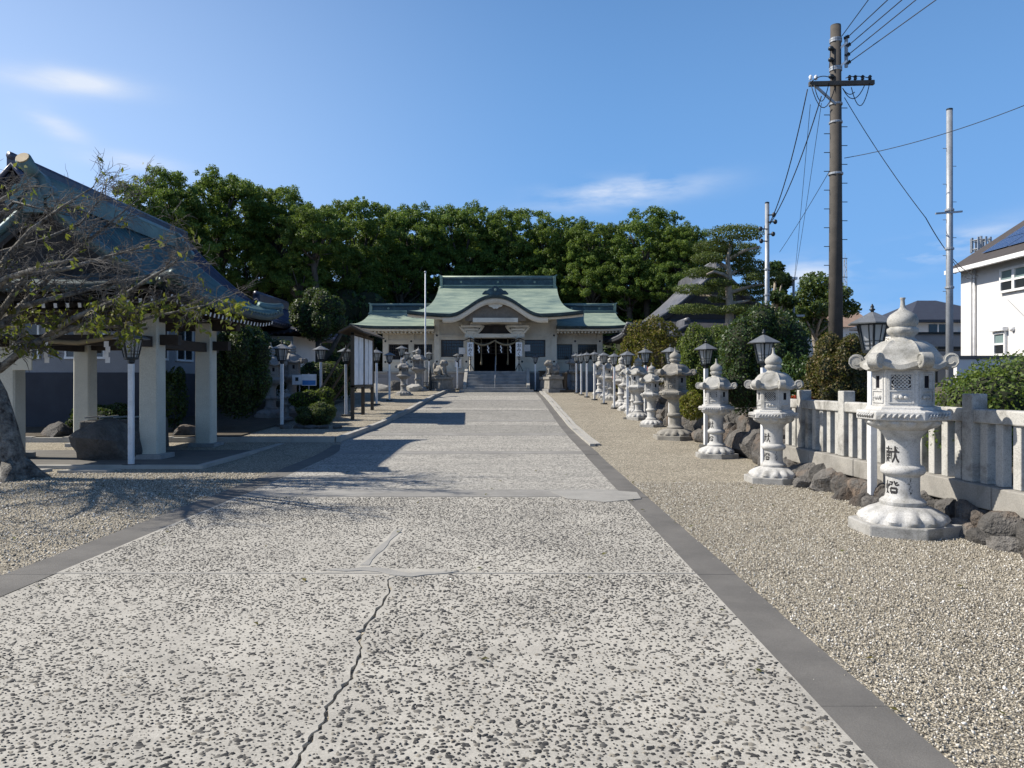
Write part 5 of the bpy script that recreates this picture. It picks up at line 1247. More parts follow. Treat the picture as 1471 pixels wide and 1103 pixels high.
# left court
shrub('shrub', (X(342, 20.9), 20.9, .15), 'large dark camellia bush beside the pavilion', lumpy((0, 0, 1.55), (.95, .95, 1.5), 26, .3, 11), 24000, .075, L_dark, core=M_core)
shrub('shrub', (X(455, 22.0), 22.0, g(22) + .08), 'low clipped round shrub on the gravel court', lumpy((0, 0, .28), (.63, .6, .42), 12, .3, 12), 12000, .045, L_pine, core=M_core)
shrub('hedge', (X(452, 23.3), 23.3, g(23.3) + .08), 'loose clipped hedge behind the round shrub', lumpy((0, 0, .45), (.72, .5, .55), 16, .34, 13) , 10000, .06, L_hedge, 'hedge', core=M_core)
shrub('shrub', (X(470, 28.5), 28.5, g(28) + .1), 'wide dark shrub at the edge of the wood behind the lamp posts', lumpy((-.4, 0, .75), (1.3, .8, .9), 16, .33, 14), 9000, .08, L_pine, core=M_core)
shrub('shrub', (X(508, 31.0), 31.0, g(31) + .1), 'leafy dark shrub behind the struts of the notice board', lumpy((-.5, 0, .95), (1.0, .9, 1.15), 14, .33, 15), 8000, .09, L_dark, core=M_core)
shrub('shrub', (X(395, 27.0), 27.0, g(27) + .1), 'dark evergreen shrub behind the old lanterns', lumpy((-.8, 0, 1.3), (1.5, 1.0, 1.5), 20, .3, 16), 12000, .09, L_dark, core=M_core)
shrub('tree', (X(461, 31.0) - .1, 31.0, g(31) + .1), 'round topped evergreen tree with forked trunk by the storehouse', lumpy((0, 0, 3.3), (1.15, 1.1, 1.2), 20, .32, 17), 13000, .09, L_dark, 'tree', core=M_core, trunk=[((0, 0, 0), (.0, 0, 2.6), .2), ((0, 0, 1.2), (1.0, .1, 2.9), .12)])
bed2 = MB().grid([[(x, y, g(y) + .12) for x in (-16, -12, -9, -6.7)] for y in (18.35, 20, 22, 24, 27, 30)]).build('planting_bed', M_soil, None); struct(bed2)
shrub('shrub', (-10.6, 19.6, .15), 'low dark shrub in the bed behind the pavilion posts', lumpy((0, 0, .35), (.9, .6, .5), 14, .3, 61), 8000, .06, L_dark, core=M_core)
shrub('shrub', (-8.9, 19.9, .15), 'thin leafy shrub against the hall wall behind the far pavilion post', lumpy((0, 0, .9), (.45, .4, .9), 14, .3, 62), 5000, .07, L_dark, core=None, trunk=[((0, 0, -.1), (.05, 0, 1.2), .03)])
for k, (x, y, s_, lb) in enumerate(((-9.6, 18.8, .30, 'flat dark rock in the bed behind the pavilion'), (-8.1, 18.9, .26, 'small dark rock beside the camellia bush'), (-11.3, 18.9, .34, 'wide dark rock at the far end of the pavilion bed'))):
    o = tag(obj('rock', ROCKS[k], None), lb, 'rock'); o.location = (x, y, .22); o.scale = (s_ * 1.5, s_, s_ * .8); o.rotation_euler = (0, 0, k)
# low kerb stones of the shrub bed
bd = thing('planting_edge', (X(450, 20.7), 20.7, g(20.7) + .09), 'row of low dark edging stones before the round shrub', 'edging')
for i in range(5):
    o = obj('edging_stone', ROCKS[i], None, bd); o.location = (-.75 + .35 * i, .05 * math.sin(i * 2), .03); o.scale = (.17, .1, .07); o.rotation_euler = (0, 0, .3 * i)

# ---- tiered garden tree with cloud-shaped pads
def limb(m, pts, r0, r1, n=7):
    k = len(pts); m.tube(pts, [r0 + (r1 - r0) * i / (k - 1) for i in range(k)], n)
D = 26.0; bx = X(1046, D)
nt_ = thing('garden_tree', (bx, D, g(26) + .6), 'tiered cloud-pruned garden tree with pale bent trunk', 'tree')
def lp_(px, py, dy=0): return (X(px, D) - bx, dy, Z(py, D) - g(26) - .6)
m = MB(); limb(m, [(0, 0, -.2), lp_(1047, 470), lp_(1049, 440, .05), lp_(1046, 410), lp_(1048, 395), lp_(1045, 375), lp_(1050, 350)], .17, .06)
m.build('trunk', M_pale_trunk, nt_, True)
for q in (((1047, 400), (1035, 395), (1020, 393), (1008, 398)), ((1047, 395), (1060, 388), (1075, 382)), ((1049, 430), (1030, 424), (1010, 422)), ((1049, 436), (1070, 432), (1090, 428)), ((1045, 385), (1036, 375), (1030, 370)), ((1048, 372), (1065, 362), (1085, 358)), ((1049, 420), (1080, 410), (1105, 405))):
    m = MB(); limb(m, [lp_(a, b, -.25 * i * (1 if q[1][0] % 2 else -1)) for i, (a, b) in enumerate(q)], .075, .03, 6); m.build('limb', M_pale_trunk, nt_, True)
pads = [(1052, 338, 38, 16), (1030, 352, 30, 14), (1076, 352, 30, 15), (1015, 372, 24, 11), (1048, 364, 26, 11), (1092, 374, 24, 14), (1008, 392, 26, 11), (1066, 384, 30, 12), (1100, 398, 18, 16), (1000, 415, 32, 10), (1075, 412, 34, 11), (1030, 408, 20, 8), (1098, 424, 16, 12), (1005, 440, 36, 10), (1060, 446, 40, 10), (1090, 450, 24, 10)]
pads += [(1110, 378, 16, 14), (1114, 398, 14, 13), (1104, 412, 14, 10), (1040, 345, 22, 12), (1064, 368, 22, 12), (1020, 385, 16, 9), (1082, 400, 18, 9), (1040, 428, 20, 8)]
B = []
for i, (a, b, w_, h_) in enumerate(pads):
    p = lp_(a, b, ((i * 37) % 11 - 2) * .17)
    for k in range(7):
        an = k * 6.283 / 6; f = .0 if k == 6 else .58
        B.append((p[0] + f * w_ * D / FPX * math.cos(an), p[1] + f * .75 * w_ * D / FPX * math.sin(an), p[2] + (.06 if k == 6 else 0), w_ * D / FPX * .5, w_ * D / FPX * .45, h_ * D / FPX * .66))
foliage('crown', B, 70000, .06, L_pine, nt_, shell=.5)
# ---- trees beyond the garden, by the poles
def small_tree(px, d, top, label, w, seed, mat=L_pine, n=9000, size=.14, base=None):
    zt = Z(top, d); z0 = g(d) + .1 if base is None else base; h = zt - z0
    rr = random.Random(seed); t = thing('tree', (X(px, d), d, z0), label, 'tree')
    m = MB(); limb(m, [(0, 0, -.1), (.1, 0, h * .3), (-.08, .1, h * .55), (.05, 0, h * .85)], .16, .05); m.build('trunk', M_pale_trunk, t, True)
    B = []
    for i in range(9):
        a = rr.uniform(0, 6.28); q = rr.uniform(.3, 1) * w; zz = h * rr.uniform(.5, .92); s = w * rr.uniform(.28, .42)
        p = (q * math.cos(a) * .8, q * math.sin(a) * .8, zz); B.append((*p, s, s, s * .7))
        mm = MB(); limb(mm, [(0, 0, zz * .7), (p[0] * .5, p[1] * .5, zz * .86), p], .06, .025, 5); mm.build('limb', M_pale_trunk, t, True)
    B.append((0, 0, h * .93, w * .45, w * .45, w * .33))
    foliage('crown', B, n, size, mat, t, shell=.5); return t
small_tree(1172, 31, 397, 'bushy pruned tree with bare lower limbs left of the concrete utility pole'.replace(' left of', ' beside'), 1.6, 4)
small_tree(1128, 34, 430, 'lower rounded tree behind the slim street light', 1.0, 5, L_dark, 6000)
small_tree(1112, 30, 372, 'dark tree behind the short steel pole', .9, 6, L_dark, 7000, .13)

# ================================================================ the wood behind the shrine: camphor trees
def camphor_mesh(seed, n=51000, lumps=84, size=.165):
    """broad dome, radius about 4: many small tufted lumps, reaching well down its sides"""
    rr = np.random.default_rng(seed); B = []
    for i in range(lumps):
        k = (i + .5) / lumps; ph = i * 2.39996 + rr.uniform(-.4, .4); cz = 1 - 1.75 * k; sr = math.sqrt(max(0, 1 - cz * cz))
        q = rr.uniform(.66, 1.06); s = rr.uniform(.55, 1.15)
        B.append((4.0 * sr * math.cos(ph) * q, 4.0 * sr * math.sin(ph) * q, 3.4 * cz * q, s, s, s * .75))
    for i in range(12): B.append((*(rr.normal(size=3) * [1.7, 1.7, 1.3]), 1.3, 1.3, 1.1))
    sub = []
    for b in B:                                     # break every lump into smaller tufts
        for _ in range(6):
            d = rr.normal(size=3); d /= np.linalg.norm(d); d[2] = abs(d[2]) * .7 + d[2] * .3; s = rr.uniform(.28, .55)
            sub.append((b[0] + d[0] * b[3] * .8, b[1] + d[1] * b[4] * .8, b[2] + d[2] * b[5] * .8, b[3] * s, b[4] * s, b[5] * s))
    P, N = blob_points(sub, n, rr, .45, .5); N = N + np.array([0, 0, .45])
    return leaf_mesh('crown', P, N, size, .7, .7, rr), B
CROWNS = [camphor_mesh(100 + i) for i in range(5)]
def trunk_mesh(seed, B):
    """trunk and limbs about the crown's centre, trunk running well down to the ground"""
    rr = random.Random(seed); m = MB()
    m.tube([(0, 0, -14), (.1, .05, -6), (-.15, 0, -3), (.1, .1, .8)], [.5, .42, .34, .18], 9)
    for b in rr.sample(B, 16):
        e = Vector((b[0] * .85, b[1] * .85, b[2] * .9)); st = Vector((0, 0, rr.uniform(-5, -1.5))); mid = st.lerp(e, .5) + Vector((rr.uniform(-.4, .4), rr.uniform(-.4, .4), -.4))
        m.tube([st, mid, e], [.17, .11, .05], 6)
    return m.mesh('trunk', True)
for me, _ in CROWNS: me.materials.append(L_camphor)
TRUNKS = [trunk_mesh(i, CROWNS[i][1]) for i in range(5)]
for me in TRUNKS: me.materials.append(M_trunk)
WOOD = 'trees of the wood behind the shrine'
def camphor(px, top, d, wpx, k, label=None):
    """crown top at picture row, radius from its width; crown centre 3.4 units below its top"""
    s = wpx * 1.16 * d / FPX / 4.6; zt = Z(top, d); t = thing('camphor_tree', (X(px, d), d, g(d) - .1), label or 'lower camphor tree filling the dense wood behind the shrine', 'tree', WOOD)
    zc = zt - 4.15 * s - g(d) + .1; sz = s
    c = obj('crown', CROWNS[k % 5][0], None, t); c.location = (0, 0, zc); c.scale = (s, s, sz); c.rotation_euler = (0, 0, k * 1.9)
    b = obj('trunk', TRUNKS[k % 5], None, t); c.scale = (s, s, s * 1.12); b.location = (0, 0, zc); b.scale = (s, s, s); b.rotation_euler = (0, 0, k * 1.9)
    return t
ROW = [(228, 248, 44, 62), (318, 250, 47, 68), (398, 268, 49, 50), (452, 292, 46, 46), (520, 284, 53, 60), (598, 298, 55, 50), (660, 293, 57, 58), (735, 300, 57, 52), (800, 312, 56, 50), (852, 316, 54, 42), (930, 303, 53, 58), (976, 322, 51, 36), (1000, 352, 55, 28),
       (180, 290, 50, 40), (270, 330, 41, 46), (365, 345, 43, 44), (430, 362, 42, 36), (500, 350, 50, 48), (575, 352, 52, 44), (640, 350, 54, 42), (715, 352, 54, 44), (785, 358, 53, 42), (850, 362, 52, 40), (905, 362, 50, 44), (965, 372, 49, 36),
       (330, 400, 40, 38), (480, 410, 48, 40), (540, 412, 52, 40), (900, 415, 50, 40), (840, 410, 52, 38), (955, 425, 48, 30), (760, 395, 55, 36), (655, 395, 55, 36), (420, 420, 46, 34)]
NAMED = ['tall broad camphor tree rising above the pavilion ridge', 'tallest camphor crown above the far slope of the pavilion roof', 'camphor crown above the upturned tip of the pavilion roof', 'lower camphor crown above the little storehouse', 'rounded camphor crown above the shrine wing beside the flagpole',
         'camphor crown directly above the flagpole', 'camphor crown above the flagpole end of the shrine ridge', 'camphor crown above the middle of the shrine ridge', 'camphor crown above the ridge end away from the flagpole', 'small camphor crown above the shrine wing by the lamp row', 'big yellow-green camphor crown above the garden hall roof', 'camphor crown just behind the garden hall ridge', 'lowest camphor crown beside the tiered garden tree']
for k, (px, top, d, w_) in enumerate(ROW):
    if k >= len(NAMED): d = float(np.interp(px, [q[0] for q in ROW[:13]], [q[2] for q in ROW[:13]])) + (-.6 if k < 25 else 1.2)
    camphor(px, top, d, w_, k, NAMED[k] if k < len(NAMED) else None)
for k, (px, top, d, w_) in enumerate([(120, 320, 62, 60), (20, 330, 64, 60), (260, 300, 66, 60), (420, 310, 68, 60), (560, 315, 70, 60), (700, 320, 70, 60), (840, 330, 70, 60), (960, 345, 66, 50)]): camphor(px, top, d, w_, k + 3)
# dark mound added behind the trees so no sky shows between trunks
backing_mound = MB().grid([[(x, y, g(y) + 11.0 * math.exp(-((y - 86) / 15) ** 2) * math.exp(-(max(0, abs(x + 14) - 30) / 16) ** 2)) for x in np.linspace(-90, 60, 41)] for y in np.linspace(62, 150, 23)]).build('backing_mound', M_core, None, True); struct(backing_mound)
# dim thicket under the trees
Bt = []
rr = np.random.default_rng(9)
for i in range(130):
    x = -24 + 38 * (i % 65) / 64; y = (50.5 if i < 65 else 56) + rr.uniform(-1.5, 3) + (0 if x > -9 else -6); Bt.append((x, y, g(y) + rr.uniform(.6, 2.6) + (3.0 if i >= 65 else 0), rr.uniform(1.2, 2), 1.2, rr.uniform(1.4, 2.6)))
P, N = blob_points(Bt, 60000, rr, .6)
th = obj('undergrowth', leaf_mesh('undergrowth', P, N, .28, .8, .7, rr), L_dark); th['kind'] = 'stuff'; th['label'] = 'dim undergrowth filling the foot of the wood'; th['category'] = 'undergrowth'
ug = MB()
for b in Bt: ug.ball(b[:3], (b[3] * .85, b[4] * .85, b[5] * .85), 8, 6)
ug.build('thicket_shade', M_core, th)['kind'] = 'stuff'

# ================================================================ half-bare cherry tree at the near left
D = 11.9
ct = thing('cherry_tree', (X(14, D), D, 0), 'half-bare cherry tree with lichened trunk and twiggy crown before the pavilion', 'tree')
ox = X(14, D)
def cp(px, py, dy=0): 
    p = W(px, py, D + dy); return Vector((p.x - ox, p.y - D, p.z))
tm = MB()
tm.tube([(0, 0, -.1), (.02, 0, .06), (-.03, 0, .35), (-.12, .02, .8), (-.28, .05, 1.3), (-.5, .05, 1.75), (-.66, .1, 2.1)], [.40, .31, .235, .20, .18, .16, .14], 14)
for a in (.3, 1.6, 3.4, 5.2): tm.tube([(.12 * math.cos(a), .12 * math.sin(a), .25), (.36 * math.cos(a), .36 * math.sin(a), .05), (.6 * math.cos(a), .6 * math.sin(a), -.05)], [.14, .1, .03], 7)
tm.build('trunk', M_bark, ct, True)
main = [([(-50, 560), (0, 530), (40, 497), (100, 472), (150, 462), (215, 438), (245, 428), (275, 420)], [.08, .072, .062, .054, .045, .034, .022, .01], 0),
        ([(-60, 500), (-10, 478), (30, 440), (70, 400), (120, 352), (160, 318), (200, 285)], [.075, .065, .052, .04, .03, .02, .008], .5),
        ([(-70, 470), (-20, 420), (10, 370), (45, 330), (85, 300), (135, 268)], [.08, .07, .05, .035, .02, .008], -.6),
        ([(60, 486), (110, 455), (170, 430), (210, 402), (240, 385), (262, 368)], [.05, .045, .035, .025, .016, .007], -.7),
        ([(30, 440), (90, 425), (150, 410), (205, 398), (255, 395), (290, 405)], [.045, .04, .03, .02, .014, .006], .9),
        ([(-30, 440), (40, 395), (100, 385), (155, 368), (205, 355), (245, 345)], [.06, .05, .035, .022, .014, .006], .2),
        ([(100, 472), (170, 468), (220, 455), (265, 445), (305, 436)], [.035, .03, .022, .014, .006], -.3),
        ([(-50, 400), (0, 362), (60, 345), (115, 322), (145, 285), (150, 262)], [.05, .04, .03, .02, .012, .005], .6),
        ([(-60, 380), (-20, 330), (20, 290), (60, 300), (100, 310)], [.05, .04, .025, .015, .006], -.2)]
main += [([(-90 - .8 * a if i else a, b) for i, (a, b) in enumerate(pts)], rad, -dy - 1.1) for pts, rad, dy in main if pts[0][0] < -20] + [([(-50, 470), (-70, 400), (-60, 350), (-20, 300), (30, 270)], [.07, .06, .045, .03, .012], -2.0), ([(-50, 500), (-40, 440), (10, 400), (70, 380), (120, 370)], [.07, .06, .045, .03, .012], -1.9)]
br = MB(); twig_pts = []
rr = random.Random(21)
def grow(p, d, ln, r, lev):
    n = 4 if lev else 3; pts = [p]; q = p.copy(); dd = d.copy()
    for i in range(n):
        dd = (dd + Vector((rr.uniform(-.3, .3), rr.uniform(-.3, .3), rr.uniform(-.22, .2)))).normalized(); q = q + dd * ln / n; pts.append(q.copy())
    tw.tube(pts, [r * (1 - .7 * i / n) for i in range(n + 1)], 4 if lev < 2 else 3, False)
    twig_pts.append((pts[-1], dd)); twig_pts.append((pts[2], dd))
    if lev > 0:
        for i in range(1, n + 1):
            for _ in range(2 if lev > 1 and i < n else 1):
                nd = (dd + Vector((rr.uniform(-.9, 1.0), rr.uniform(-.9, .9), rr.uniform(-.8, .7)))).normalized()
                grow(pts[i], nd, ln * rr.uniform(.45, .75), max(.0042, r * .6), lev - 1)
tw = MB()
for pts, rad, dy in main:
    q = [cp(a, b, dy * i / (len(pts) - 1) * 1.4) for i, (a, b) in enumerate(pts)]
    q[0] = Vector((-.62, .08, 2.0)) if pts[0][0] < -20 else q[0]
    br.tube(q, rad, 8)
    for i in range(1, len(q)):
        for _ in range(3 if i > 1 else 1):
            t = rr.random(); p = q[i - 1].lerp(q[i], t); dirn = (q[i] - q[i - 1]).normalized()
            nd = (dirn * .8 + Vector((rr.uniform(-.6, .8), rr.uniform(-.8, .8), rr.uniform(-.5, .9)))).normalized()
            grow(p, nd, rr.uniform(.28, .52), max(.007, rad[i] * .35), 2)
for ex, ey, ez in ((-9.6, 9.2, 4.4), (-8.4, 8.9, 4.8), (-8.3, 9.5, 5.2), (-10.2, 10.4, 5.0), (-9.6, 9.9, 5.6), (-8.9, 10.4, 5.6), (-7.9, 9.1, 4.0), (-9.0, 8.3, 3.6), (-9.2, 10.9, 5.2), (-10.6, 9.4, 4.0), (-7.9, 8.4, 4.2)):
    a_ = Vector((-.62, .05, 2.0)); b_ = Vector((ex - ox, ey - D, ez)); k_ = 6
    q = [a_.lerp(b_, t) + Vector((rr.uniform(-.12, .12), rr.uniform(-.12, .12), .35 * math.sin(math.pi * t))) * (1 if 0 < t < 1 else 0) for t in np.linspace(0, 1, k_)]
    rad = [.075, .062, .05, .036, .024, .01]; br.tube(q, rad, 7)
    for i in range(2, k_):
        for _ in range(3):
            p = q[i - 1].lerp(q[i], rr.random()); dirn = (q[i] - q[i - 1]).normalized()
            grow(p, (dirn * .6 + Vector((rr.uniform(-.9, .9), rr.uniform(-.9, .9), rr.uniform(-.6, .7)))).normalized(), rr.uniform(.4, .75), max(.009, rad[i] * .4), 2)
br.build('branches', M_bark, ct, True)
tw.build('twigs', M_twig, ct, True)['kind'] = 'stuff'
lv = [(p, d) for p, d in twig_pts if .0 < p.x + 1.2 and (1.95 < p.z < 2.75 and rr.random() < .21 or rr.random() < .015)]
P = np.array([p[:] for p, d in lv]); P = np.repeat(P, 3, 0) + RNG.normal(0, .04, (len(P) * 3, 3)); P[:, 2] -= .03
N = RNG.normal(0, 1, (len(P), 3)) * [1, 1, .35]
obj('leaves', leaf_mesh('leaves', P, N, .10, .2, .42), L_yellow, ct)

# ================================================================ utility poles and cables
P1D = 19.0; P1X = X(1200.5, P1D); ptop = Z(38, P1D)
up = thing('utility_pole', (P1X, P1D, .3), 'tall brown concrete utility pole with crossarm and white insulators', 'utility pole')
def pz(py, d=P1D): return Z(py, d) - .3
MB().tube([(0, 0, -.3), (0, 0, ptop - .3)], [.185, .125], 20).build('pole', M_pole_conc, up, True)
MB().lathe([(.125, ptop - .3), (.12, ptop - .27), (.06, ptop - .25)], 20).build('pole_cap', M_pole_conc, up)
MB().beam((-.72, -.15, pz(124)), (.88, -.15, pz(122)), .10, .11).build('crossarm', M_pole_conc, up, bevel=.008)
MB().beam((-.55, -.12, pz(126)), (-.05, -.12, pz(152)), .05, .05).build('brace', M_steel, up)
for i, py in enumerate(range(155, 470, 27)):
    for sg in (-1, 1):
        z = pz(py + (10 if sg < 0 else 0)); MB().tube([(sg * .13, 0, z), (sg * .29, 0, z)], .01, 6).build('step_bolt', M_dark_metal, up)
for z, r in ((pz(57), .135), (pz(60), .135), (pz(98), .14), (pz(101), .14), (pz(150), .15), (pz(176), .15), (pz(250), .165)): MB().lathe([(r, -.03), (r + .012, -.02), (r + .012, .02), (r, .03)], 18, (0, 0, z)).build('band', M_steel, up)
rk = MB().beam((.24, -.05, pz(55)), (.24, -.05, pz(98)), .07, .05).build('insulator_rack', M_steel, up)
for py in (67, 93):
    MB().beam((.08, -.05, pz(py + 4)), (.24, -.05, pz(py - 4)), .09, .05).build('bracket', M_insul, up)
INS = [(1212, 55), (1214, 66), (1213, 80), (1214, 91)]
for px, py in INS:
    p = Vector((X(px, P1D) - P1X + .05, -.05, pz(py))); MB().lathe([(.02, -.07), (.05, -.05), (.03, -.02), (.055, 0), (.03, .03), (.05, .05), (.02, .07)], 12).build('insulator', M_dark_metal, rk, True).matrix_local = Matrix.Translation(p) @ Matrix.Rotation(R(60), 4, 'Y')
for x in (-.68, -.55, .28, .42, .60, .78): MB().lathe([(.02, 0), (.045, .02), (.03, .05), (.05, .08), (.02, .12)], 10, (x, -.15, pz(120) + .03)).build('insulator', M_dark_metal if x > 0 else M_insul, up, True)
for a, b_, z in ((-.16, -.1, 72), (-.16, -.1, 88), (-.15, -.1, 112)): MB().ball((a, b_, pz(z)), (.07, .07, .06)).build('clamp', M_dark_metal, up, True)
# drooping jumper loops at the crossarm
def loop(a, b_, sag, n=10, r=.011): return MB().tube([(a[0] + (b_[0] - a[0]) * t, a[1] + (b_[1] - a[1]) * t, a[2] + (b_[2] - a[2]) * t - sag * 4 * t * (1 - t)) for t in np.linspace(0, 1, n)], r, 4)
zc = pz(124)
for a, b_, s in (((-.7, -.2, zc), (-.1, -.2, zc - .1), .55), ((-.62, -.22, zc - .05), (-.25, -.2, zc), .42), ((-.72, -.2, zc), (-.15, -.2, zc + .1), -.12), ((.1, -.2, zc - .15), (.62, -.22, zc - .05), .28), ((.3, -.2, zc - .1), (.75, -.2, zc), .5), ((.15, -.22, zc + .12), (.8, -.2, zc + .1), -.06), ((-.17, -.1, pz(72)), (-.2, -.1, pz(100)), 0.05), ((.1, -.16, zc - .1), (.4, -.16, zc - .2), .1)):
    loop(a, b_, s).build('jumper_cable', M_cable, up, True)
def steel_pole(px, d, top, w, label, base, parts=()):
    t = thing('utility_pole', (X(px, d), d, base), label, 'utility pole')
    h = Z(top, d) - base; MB().tube([(0, 0, -.3), (0, 0, h)], [w, w * .8], 14).build('pole', M_steel, t, True); MB().lathe([(w * .82, h - .01), (w * .84, h + .03), (w * .3, h + .045)], 14).build('pole_cap', M_dark_metal, t)
    for k in range(3): MB().lathe([(w, -.03), (w + .015, -.02), (w + .015, .02), (w, .03)], 14, (0, 0, h * (.45 + .12 * k))).build('band', M_steel, t)
    return t, h
t2, h2 = steel_pole(1364, 18.0, 158, .085, 'tall slim pale steel pole with one short crossarm', .3)
MB().beam((-.38, -.1, Z(308, 18) - .3), (.24, -.1, Z(305, 18) - .3), .04, .04).build('crossarm', M_steel, t2)
for k in range(9): MB().tube([(.06 * (1 if k % 2 else -1), 0, h2 - .9 - .42 * k), (.16 * (1 if k % 2 else -1), 0, h2 - .9 - .42 * k)], .008, 5).build('step_bolt', M_steel, t2)
t3, h3 = steel_pole(1102, 22.0, 292, .075, 'short steel service pole with black fittings beside the garden tree', .5)
for dz, dx in ((.35, .16), (.55, .2), (.75, -.22), (.9, .14), (1.1, -.2)): MB().ball((dx, -.1, h3 - dz), (.06, .06, .07)).build('insulator', M_dark_metal, t3, True); MB().beam((0, -.05, h3 - dz), (dx, -.1, h3 - dz), .03, .03).build('bracket', M_dark_metal, t3)
t4 = thing('street_light', (X(1140, 30), 30, .5), 'slim grey street light pole between the bushes', 'street light'); MB().tube([(0, 0, -.3), (0, 0, Z(402, 30) - .5)], .05, 8).build('pole', M_steel, t4, True); MB().box(-.1, .1, -.16, .12, Z(402, 30) - .5, Z(402, 30) - .4).build('lamp_head', M_white_paint, t4); MB().box(.05, .4, -.1, .1, Z(455, 30) - .5, Z(452, 30) - .5).build('arm', M_steel, t4)
CAB = 'overhead cables on the utility poles'
def cable(a, b_, sag, label, r=.011, n=16):
    a, b_ = Vector(a), Vector(b_)
    return tag(MB().tube([a.lerp(b_, t) - Vector((0, 0, sag * 4 * t * (1 - t))) for t in np.linspace(0, 1, n)], r, 5).build('cable', M_cable, None, True), label, 'cable', CAB)
def away(px, py, d, far): return W(px, py, far)
P = lambda px, py, d=P1D: W(px, py, d)
cable(P(1209, 52), W(1250, -4, 17.0) + (W(1250, -4, 17) - P(1209, 52)) * 3, 0, 'topmost thin cable leaving the concrete pole upwards')
for k, ((px, py), (qx, qy)) in enumerate(zip(INS, ((1278, -3), (1300, -4), (1340, -20), (1372, -20)))):
    a = P(px + 4, py) - Vector((0, .05, 0)); b_ = W(qx, qy, 16.6); cable(a, a + (b_ - a) * 4, 0, 'black cable from the %s insulator of the rack' % ('first', 'second', 'third', 'fourth')[k], .012)
cable(P(1213, 227), W(1480, 148, 16.0), .12, 'single cable crossing the sky from the concrete pole past the slim steel pole', .009)
cable(P(1213, 140), W(1330, 313, 18.0), .1, 'guy cable slanting down to the crossarm of the slim steel pole', .009)
cable(W(1330, 313, 18), W(1400, 395, 24), .25, 'service cable dropping from the slim steel pole to the white house', .011)
cable(W(1366, 370, 18), W(1405, 395, 28), .3, 'lower service cable from slim steel pole to house', .009)
cable(P(1160, 128), W(1106, 320, 22), .35, 'outer thick cable from crossarm down to the short service pole', .014)
cable(P(1180, 138), W(1106, 322, 22), .3, 'inner thick cable from crossarm down to the short service pole', .014)
cable(P(1196, 238), W(1120, 362, 26), .05, 'cable slanting from the concrete pole behind the tree', .008)
cable(P(1164, 150), W(1141, 402, 30), .1, 'dashed drop cable to the street light', .007)
cable(P(1180, 148), W(1141, 404, 30), .1, 'second drop cable to the street light', .007)
cable(W(1102, 312, 22), W(1090, 345, 26), .1, 'short cable from the service pole into the garden tree', .01)

# ================================================================ houses beyond the garden
hs = thing('white_house', (17.9, 30.4, .4), 'two-storey white house with brown roof and solar panels', 'house')
zt = Z(386, 30.4) - .4
MB().box(0, 9, -6.0, 0, -.4, zt).build('wall', M_white_wall, hs)
MB().box(-.16, -.004, -.55, .12, -.4, zt - .02).build('corner_pier', M_white_wall, hs)
MB().tube([(-.08, -.62, 0), (-.08, -.62, zt - .1)], .045, 8).build('downpipe', M_window, hs, True)
def hroof(o, x0, x1, y0, y1, z0, pitch, mat):
    w_ = x1 - x0; z1 = z0 + w_ * math.tan(R(pitch))
    a = MB().add([(x0, y0, z0), (x0, y1, z0), (x1, y1, z1), (x1, y0, z1), (x0, y0, z0 - .14), (x0, y1, z0 - .14), (x1, y1, z1 - .14), (x1, y0, z1 - .14)], [(3, 2, 1, 0), (4, 5, 6, 7), (0, 1, 5, 4), (1, 2, 6, 5), (2, 3, 7, 6), (3, 0, 4, 7)])
    return a.build('roof', mat, o)
rf = hroof(hs, -.5, 4.5, -6.5, .5, zt + .02, 33, M_brown_roof)
MB().add([(4.5, -6.5, zt + .02 + 5 * math.tan(R(33))), (4.5, .5, zt + .02 + 5 * math.tan(R(33))), (9.5, .5, zt), (9.5, -6.5, zt)], [(0, 1, 2, 3)]).build('rear_slope', M_brown_roof, rf)
MB().add([(0, -.001, zt), (9, -.001, zt), (4.5, -.001, zt + 3.0)], [(0, 1, 2)]).build('gable', M_white_wall, hs)
MB().box(-.62, -.46, -6.5, .5, zt - .18, zt - .02).build('gutter', M_window, rf)
sp = MB()
for i in range(3):
    for j in range(3):
        y0 = -.75 - 1.55 * j; u0 = .75 + 1.05 * i; tn = math.tan(R(33)); cs = math.cos(R(33))
        a, b_ = -.5 + u0 * cs, -.5 + (u0 + 1.0) * cs
        z0, z1 = zt + .08 + u0 * cs * tn, zt + .08 + (u0 + 1.0) * cs * tn
        MB().add([(a, y0, z0), (a, y0 - 1.5, z0), (b_, y0 - 1.5, z1), (b_, y0, z1)], [(0, 1, 2, 3)]).build('solar_panel', M_solar, rf)
def sash(o, y, z0, z1, w_, curtain=True):
    f = MB()
    for q in ((-.10, -.02, y - w_ / 2 - .07, y - w_ / 2, z0, z1), (-.10, -.02, y + w_ / 2, y + w_ / 2 + .07, z0, z1), (-.11, -.02, y - w_ / 2 - .07, y + w_ / 2 + .07, z1, z1 + .09), (-.12, -.02, y - w_ / 2 - .07, y + w_ / 2 + .07, z0 - .08, z0), (-.09, -.02, y - w_ / 2, y + w_ / 2, (z0 + z1) / 2 - .04, (z0 + z1) / 2 + .03)):
        f.box(q[0], q[1], q[2], q[3], q[4], q[5])
    fo = f.build('window_frame', M_window, o)
    MB().box(-.05, -.02, y - w_ / 2, y + w_ / 2, (z0 + z1) / 2 + .03, z1).build('pane', M_curtain, fo); MB().box(-.06, -.02, y - w_ / 2, y + w_ / 2, z0, (z0 + z1) / 2 - .04).build('pane', M_glass_dark, fo)
def hy(px): return 17.9 * FPX / (px - 741) - 30.4
ya, yb = hy(1441), hy(1457); z0, z1 = Z(418, 28.1) - .4, Z(390, 28.1) - .4
